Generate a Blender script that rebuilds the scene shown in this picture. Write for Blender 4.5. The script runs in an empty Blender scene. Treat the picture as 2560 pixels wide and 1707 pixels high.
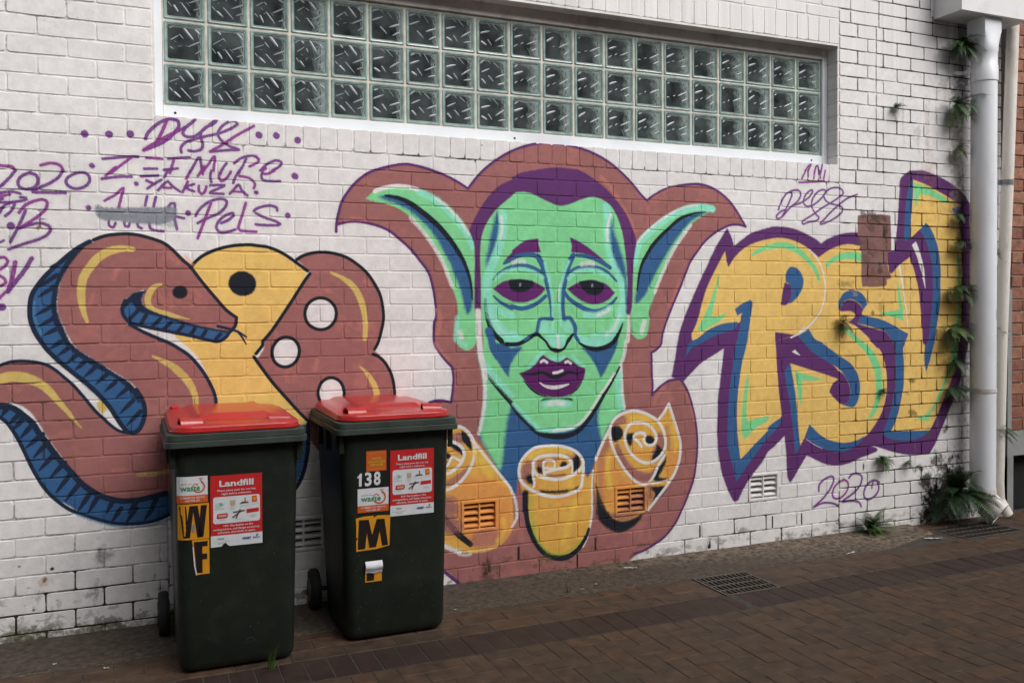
import bpy, math, random
import numpy as np
from mathutils import Matrix, Vector

scene = bpy.context.scene
col = scene.collection
random.seed(7)
rng = np.random.default_rng(11)

# ------------------------------------------------------------------ camera
cam_data = bpy.data.cameras.new('camera')
cam = bpy.data.objects.new('camera', cam_data)
col.objects.link(cam)
cam_data.sensor_width = 36.0
cam_data.lens = 31.43
cam_data.shift_y = -0.0153
cam_data.clip_end = 500.0
_r = Vector((0.921075, -0.389333, -0.006377)); _u = Vector((0.013258, 0.014990, 0.999800)); _f = Vector((0.389160, 0.920975, -0.018969))
M4 = Matrix(((_r.x, _u.x, -_f.x, 0.3656), (_r.y, _u.y, -_f.y, -4.5032), (_r.z, _u.z, -_f.z, 1.4813), (0, 0, 0, 1)))
cam.matrix_world = M4
scene.camera = cam

# ------------------------------------------------------------------ sky, sun, exposure
SUN_ELEV, SUN_AZ = math.radians(44), math.radians(151)      # azimuth: clockwise from +Y (into the wall) towards +X
world = bpy.data.worlds.new('World'); scene.world = world; world.use_nodes = True
nt = world.node_tree; nt.nodes.clear()
sky = nt.nodes.new('ShaderNodeTexSky'); sky.sky_type = 'NISHITA'; sky.sun_disc = False
sky.sun_elevation = SUN_ELEV; sky.sun_rotation = SUN_AZ; sky.air_density = 1.0; sky.dust_density = 4.0
hs = nt.nodes.new('ShaderNodeHueSaturation'); hs.inputs['Saturation'].default_value = 0.32
bg = nt.nodes.new('ShaderNodeBackground'); bg.inputs['Strength'].default_value = 0.063
wo = nt.nodes.new('ShaderNodeOutputWorld')
nt.links.new(sky.outputs[0], hs.inputs['Color']); nt.links.new(hs.outputs[0], bg.inputs['Color']); nt.links.new(bg.outputs[0], wo.inputs[0])
sun_d = bpy.data.lights.new('sun', 'SUN'); sun_d.energy = 1.5; sun_d.angle = math.radians(46); sun_d.color = (1.0, 0.98, 0.965)
sun = bpy.data.objects.new('sun', sun_d); col.objects.link(sun)
_sd = Vector((math.sin(SUN_AZ) * math.cos(SUN_ELEV), math.cos(SUN_AZ) * math.cos(SUN_ELEV), math.sin(SUN_ELEV)))
sun.rotation_euler = _sd.to_track_quat('Z', 'Y').to_euler(); sun.location = _sd * 20
scene.view_settings.view_transform = 'Standard'; scene.view_settings.look = 'None'
scene.view_settings.exposure = 0.90; scene.view_settings.gamma = 1.0
scene.render.film_transparent = False
scene.cycles.max_bounces = 6; scene.cycles.diffuse_bounces = 4; scene.cycles.glossy_bounces = 3
try: scene.cycles.use_denoising = True
except Exception: pass

# ------------------------------------------------------------------ tagging and mesh helpers
def tag(o, label=None, cat=None, group=None, kind=None):
    if label: o['label'] = label
    if cat: o['category'] = cat
    if group: o['group'] = group
    if kind: o['kind'] = kind
    return o
def empty(name, loc=(0, 0, 0), rz=0.0):
    o = bpy.data.objects.new(name, None); col.objects.link(o); o.location = loc; o.rotation_euler = (0, 0, rz); o.empty_display_size = 0.1
    return o
def place(name, me, parent=None, loc=(0, 0, 0), rot=(0, 0, 0), scale=(1, 1, 1)):
    o = bpy.data.objects.new(name, me); col.objects.link(o)
    o.location = loc; o.rotation_euler = rot; o.scale = scale
    if parent: o.parent = parent
    return o
class MB:
    def __init__(s): s.v = []; s.f = []; s.m = []; s.cur = 0
    def add(s, vs, fs):
        b = len(s.v); s.v += [tuple(v) for v in vs]; s.f += [tuple(i + b for i in f) for f in fs]; s.m += [s.cur] * len(fs); return s
    def box(s, x0, x1, y0, y1, z0, z1):
        return s.add([(x0, y0, z0), (x1, y0, z0), (x1, y1, z0), (x0, y1, z0), (x0, y0, z1), (x1, y0, z1), (x1, y1, z1), (x0, y1, z1)],
                     [(0, 3, 2, 1), (4, 5, 6, 7), (0, 1, 5, 4), (1, 2, 6, 5), (2, 3, 7, 6), (3, 0, 4, 7)])
    def cbox(s, x0, x1, y0, y1, z0, z1, c):
        X, Y, Z = (x0, x1), (y0, y1), (z0, z1); vs = []; idx = {}
        for i in (0, 1):
            for j in (0, 1):
                for k in (0, 1):
                    for a in range(3):
                        q = [X[i], Y[j], Z[k]]; sg = [c * (1 if t == 0 else -1) for t in (i, j, k)]
                        for b in range(3):
                            if b != a: q[b] += sg[b]
                        idx[(i, j, k, a)] = len(vs); vs.append(q)
        fs = []
        for a in range(3):
            o = [b for b in range(3) if b != a]
            for side in (0, 1):
                f = []
                for p, q in ((0, 0), (1, 0), (1, 1), (0, 1)):
                    t = [0, 0, 0]; t[a] = side; t[o[0]] = p; t[o[1]] = q; f.append(idx[(*t, a)])
                fs.append(f)
        for a in range(3):
            o = [b for b in range(3) if b != a]
            for p in (0, 1):
                for q in (0, 1):
                    t0 = [0, 0, 0]; t0[o[0]] = p; t0[o[1]] = q; t1 = list(t0); t1[a] = 1
                    fs.append([idx[(*t0, o[0])], idx[(*t1, o[0])], idx[(*t1, o[1])], idx[(*t0, o[1])]])
        for i in (0, 1):
            for j in (0, 1):
                for k in (0, 1): fs.append([idx[(i, j, k, a)] for a in range(3)])
        return s.add(vs, fs)
    def loft(s, rings, cap0=True, cap1=True):
        n = len(rings[0]); vs = [p for r in rings for p in r]; fs = []
        for a in range(len(rings) - 1):
            for i in range(n):
                j = (i + 1) % n; fs.append((a * n + i, a * n + j, (a + 1) * n + j, (a + 1) * n + i))
        if cap0: fs.append(tuple(range(n - 1, -1, -1)))
        if cap1: fs.append(tuple((len(rings) - 1) * n + i for i in range(n)))
        return s.add(vs, fs)
    def tube(s, path, r, n=10, caps=True, up=(0, 0, 1)):
        rings = []; P = [Vector(p) for p in path]
        rr = r if isinstance(r, (list, tuple)) else [r] * len(P)
        for i, p in enumerate(P):
            d = (P[min(i + 1, len(P) - 1)] - P[max(i - 1, 0)]).normalized()
            a = d.cross(Vector(up)); a = a.normalized() if a.length > 1e-4 else d.cross(Vector((1, 0, 0))).normalized()
            b = d.cross(a)
            rings.append([tuple(p + (a * math.cos(t) + b * math.sin(t)) * rr[i]) for t in [2 * math.pi * k / n for k in range(n)]])
        return s.loft(rings, caps, caps)
    def mesh(s, name, mats, smooth=False, fix=True):
        me = bpy.data.meshes.new(name); me.from_pydata(s.v, [], s.f)
        for m in (mats if isinstance(mats, (list, tuple)) else [mats]): me.materials.append(m)
        if any(s.m): me.polygons.foreach_set('material_index', s.m)
        if fix:
            import bmesh
            bm = bmesh.new(); bm.from_mesh(me); bmesh.ops.recalc_face_normals(bm, faces=bm.faces); bm.to_mesh(me); bm.free()
        if smooth:
            me.polygons.foreach_set('use_smooth', [True] * len(me.polygons))
            try: me.set_sharp_from_angle(angle=math.radians(smooth if smooth is not True else 40))
            except Exception: pass
        me.update(); return me
    def build(s, name, mats, parent=None, loc=(0, 0, 0), rot=(0, 0, 0), smooth=False, fix=True):
        return place(name, s.mesh(name, mats, smooth, fix), parent, loc, rot)
def rrect(x0, x1, y0, y1, r, z, n=5):
    pts = []
    for cx, cy, a in ((x1 - r, y1 - r, 0), (x0 + r, y1 - r, 90), (x0 + r, y0 + r, 180), (x1 - r, y0 + r, 270)):
        for k in range(n):
            t = math.radians(a + 90 * k / (n - 1)); pts.append((cx + r * math.cos(t), cy + r * math.sin(t), z))
    return pts

# ------------------------------------------------------------------ materials
def mat(name, color=(0.5, 0.5, 0.5), rough=0.6, metal=0.0, spec=0.5, noise=0.0, nscale=8.0, bump=0.0, bscale=60.0, dirt=None, dirt_amt=0.0, dscale=4.0, coat=0.0, stretch=(1, 1, 1)):
    m = bpy.data.materials.new(name); m.use_nodes = True; n = m.node_tree; b = n.nodes['Principled BSDF']
    b.inputs['Roughness'].default_value = rough; b.inputs['Metallic'].default_value = metal
    b.inputs['Specular IOR Level'].default_value = spec
    if coat: b.inputs['Coat Weight'].default_value = coat; b.inputs['Coat Roughness'].default_value = 0.15
    geo = n.nodes.new('ShaderNodeNewGeometry'); mp = n.nodes.new('ShaderNodeMapping'); mp.inputs['Scale'].default_value = stretch
    n.links.new(geo.outputs['Position'], mp.inputs['Vector'])
    c = (*color, 1.0); last = None
    if noise:
        t = n.nodes.new('ShaderNodeTexNoise'); t.inputs['Scale'].default_value = nscale; t.inputs['Detail'].default_value = 5
        n.links.new(mp.outputs[0], t.inputs['Vector'])
        r = n.nodes.new('ShaderNodeValToRGB'); r.color_ramp.elements[0].position = 0.3; r.color_ramp.elements[1].position = 0.7
        r.color_ramp.elements[0].color = (*[v * (1 - noise) for v in color], 1); r.color_ramp.elements[1].color = (*[min(1, v * (1 + noise)) for v in color], 1)
        n.links.new(t.outputs['Fac'], r.inputs['Fac']); last = r.outputs['Color']
    if dirt is not None:
        t = n.nodes.new('ShaderNodeTexNoise'); t.inputs['Scale'].default_value = dscale; t.inputs['Detail'].default_value = 8; t.inputs['Roughness'].default_value = 0.65
        n.links.new(mp.outputs[0], t.inputs['Vector'])
        r = n.nodes.new('ShaderNodeValToRGB'); r.color_ramp.elements[0].position = 0.5; r.color_ramp.elements[1].position = 0.72
        r.color_ramp.elements[0].color = (0, 0, 0, 1); r.color_ramp.elements[1].color = (dirt_amt,) * 3 + (1,)
        n.links.new(t.outputs['Fac'], r.inputs['Fac'])
        mx = n.nodes.new('ShaderNodeMix'); mx.data_type = 'RGBA'
        n.links.new(r.outputs['Color'], mx.inputs['Factor'])
        if last: n.links.new(last, mx.inputs['A'])
        else: mx.inputs['A'].default_value = c
        mx.inputs['B'].default_value = (*dirt, 1); last = mx.outputs['Result']
    if last: n.links.new(last, b.inputs['Base Color'])
    else: b.inputs['Base Color'].default_value = c
    if bump:
        t = n.nodes.new('ShaderNodeTexNoise'); t.inputs['Scale'].default_value = bscale; t.inputs['Detail'].default_value = 6
        n.links.new(mp.outputs[0], t.inputs['Vector'])
        bp = n.nodes.new('ShaderNodeBump'); bp.inputs['Strength'].default_value = bump; bp.inputs['Distance'].default_value = 0.01
        n.links.new(t.outputs['Fac'], bp.inputs['Height']); n.links.new(bp.outputs[0], b.inputs['Normal'])
    return m

# ---- vector paint engine: fills and spray strokes given in wall millimetres, rasterised with numpy
def spline(pts, closed, smooth):
    P = [(p[0], p[1]) for p in pts]; C = [p[2] for p in pts]; n = len(P)
    if n < 3 or not smooth:
        out = P + ([P[0]] if closed else [])
        return np.array(out, float)
    out = []
    m = n if closed else n - 1
    for i in range(m):
        p1 = P[i]; p2 = P[(i + 1) % n]
        p0 = P[(i - 1) % n] if (closed or i > 0) else p1
        p3 = P[(i + 2) % n] if (closed or i + 2 < n) else p2
        if C[i]: p0 = p1
        if C[(i + 1) % n]: p3 = p2
        d = math.hypot(p2[0] - p1[0], p2[1] - p1[1]); k = max(1, min(14, int(d / 9)))
        for j in range(k):
            t = j / k; t2 = t * t; t3 = t2 * t
            out.append(tuple(0.5 * (2 * p1[a] + (p2[a] - p0[a]) * t + (2 * p0[a] - 5 * p1[a] + 4 * p2[a] - p3[a]) * t2 + (3 * p1[a] - p0[a] - 3 * p2[a] + p3[a]) * t3) for a in (0, 1)))
    out.append(P[0] if closed else P[-1])
    return np.array(out, float)

def box_blur(m, r):
    if r < 1: return m
    for ax in (0, 1):
        for _ in range(2):
            pad = [(0, 0), (0, 0)]; pad[ax] = (r + 1, r)
            c = np.cumsum(np.pad(m, pad, mode='edge'), axis=ax)
            n = m.shape[ax]
            if ax == 0: m = (c[2 * r + 1:2 * r + 1 + n] - c[:n]) / (2 * r + 1)
            else: m = (c[:, 2 * r + 1:2 * r + 1 + n] - c[:, :n]) / (2 * r + 1)
    return m

class Canvas:
    def __init__(s, x0, x1, z0, z1, mm):
        s.x0, s.z0, s.mm = x0, z0, mm
        s.w = int((x1 - x0) / mm); s.h = int((z1 - z0) / mm)
        s.a = np.zeros((s.h, s.w, 3), np.float32)
        g = np.random.default_rng(5); k = g.random((s.h // 3 + 2, s.w // 3 + 2)).astype(np.float32)
        s.grain = 0.6 * np.repeat(np.repeat(k, 3, 0), 3, 1)[:s.h, :s.w] + 0.4 * g.random((s.h, s.w)).astype(np.float32)
    def blend(s, m, r0, c0, col):
        h, w = m.shape; m = np.clip(m + (s.grain[r0:r0 + h, c0:c0 + w] - 0.5) * 1.5 * m * (1 - m) * 2, 0, 1); v = s.a[r0:r0 + h, c0:c0 + w]; m3 = m[:, :, None]
        v *= 1 - m3; v += m3 * np.array(col, np.float32)
    def fill(s, pts, col, soft=2, alpha=1.0):
        P = (pts - np.array([s.x0, s.z0])) / s.mm
        pad = int(2 * soft / s.mm) + 2
        c0 = max(0, int(P[:, 0].min()) - pad); c1 = min(s.w, int(P[:, 0].max()) + pad + 1)
        r0 = max(0, int(P[:, 1].min()) - pad); r1 = min(s.h, int(P[:, 1].max()) + pad + 1)
        if c1 <= c0 or r1 <= r0: return
        m = np.zeros((r1 - r0, c1 - c0), np.float32); cx = np.arange(c0, c1)
        A = P[:-1]; B = P[1:]; lo = np.minimum(A[:, 1], B[:, 1]); hi = np.maximum(A[:, 1], B[:, 1])
        for r in range(r0, r1):
            for sub in (0.25, 0.75):
                y = r + sub
                k = np.nonzero((lo <= y) & (hi > y))[0]
                if len(k) < 2: continue
                xs = np.sort(A[k, 0] + (y - A[k, 1]) / (B[k, 1] - A[k, 1]) * (B[k, 0] - A[k, 0]))
                for xa, xb in zip(xs[0::2], xs[1::2]):
                    m[r - r0] += 0.5 * np.clip(np.minimum(cx + 1, xb) - np.maximum(cx, xa), 0, 1)
        m = box_blur(np.minimum(m, 1), int(round(soft / s.mm / 1.6)))
        s.blend(m * alpha, r0, c0, col)
    def stroke(s, pts, col, w, soft=2, alpha=1.0):
        P = (pts - np.array([s.x0, s.z0])) / s.mm; n = len(P)
        ws = np.array(w if isinstance(w, (list, tuple)) else [w], float)
        rad = np.interp(np.linspace(0, 1, n), np.linspace(0, 1, len(ws)), ws) / 2 / s.mm if len(ws) > 1 else np.full(n, ws[0] / 2 / s.mm)
        sf = max(soft / s.mm, 0.8); pad = int(rad.max() + sf) + 2
        c0 = max(0, int(P[:, 0].min()) - pad); c1 = min(s.w, int(P[:, 0].max()) + pad + 1)
        r0 = max(0, int(P[:, 1].min()) - pad); r1 = min(s.h, int(P[:, 1].max()) + pad + 1)
        if c1 <= c0 or r1 <= r0: return
        m = np.zeros((r1 - r0, c1 - c0), np.float32)
        for i in range(n - 1):
            a, b = P[i], P[i + 1]; rr = max(rad[i], rad[i + 1]) + sf + 1
            x0 = max(c0, int(min(a[0], b[0]) - rr)); x1 = min(c1, int(max(a[0], b[0]) + rr) + 2)
            y0 = max(r0, int(min(a[1], b[1]) - rr)); y1 = min(r1, int(max(a[1], b[1]) + rr) + 2)
            if x1 <= x0 or y1 <= y0: continue
            X = np.arange(x0, x1) + 0.5 - a[0]; Y = np.arange(y0, y1)[:, None] + 0.5 - a[1]
            d = b - a; L2 = d @ d + 1e-9
            t = np.clip((X * d[0] + Y * d[1]) / L2, 0, 1)
            D = np.hypot(X - t * d[0], Y - t * d[1]) - (rad[i] + (rad[i + 1] - rad[i]) * t)
            c = np.clip(0.5 - D / sf, 0, 1); c = c * c * (3 - 2 * c)
            v = m[y0 - r0:y1 - r0, x0 - c0:x1 - c0]; np.maximum(v, c, out=v)
        s.blend(m * alpha, r0, c0, col)

def paint_shapes(cv, text, colours):
    for line in text.strip().splitlines():
        t, col, soft, alpha, sm, w, *pts = line.split()
        x = z = 0; P = []
        for q in pts:
            c = q.endswith('!'); dx, dz = q.rstrip('!').split(','); x += int(dx); z += int(dz); P.append((x, z, c))
        S = spline(P, t == 'f', int(sm))
        over = {'tag': .20, 'tag2': .20, 'purple': .16, 'black': .10, 'navy': .10, 'cyan': .12}.get(col, 0)
        if over and t == 's': cv.stroke(S, colours[col], [float(v) + 6 for v in w.split(',')], 26.0, over)      # overspray mist
        if t == 'f' and col in ('purple', 'pink', 'maroon') and float(soft) >= 3: cv.fill(S, colours[col], 16.0, .30)
        if t == 'f': cv.fill(S, colours[col], float(soft), float(alpha))
        else: cv.stroke(S, colours[col], [float(v) for v in w.split(',')], float(soft), float(alpha))

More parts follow.
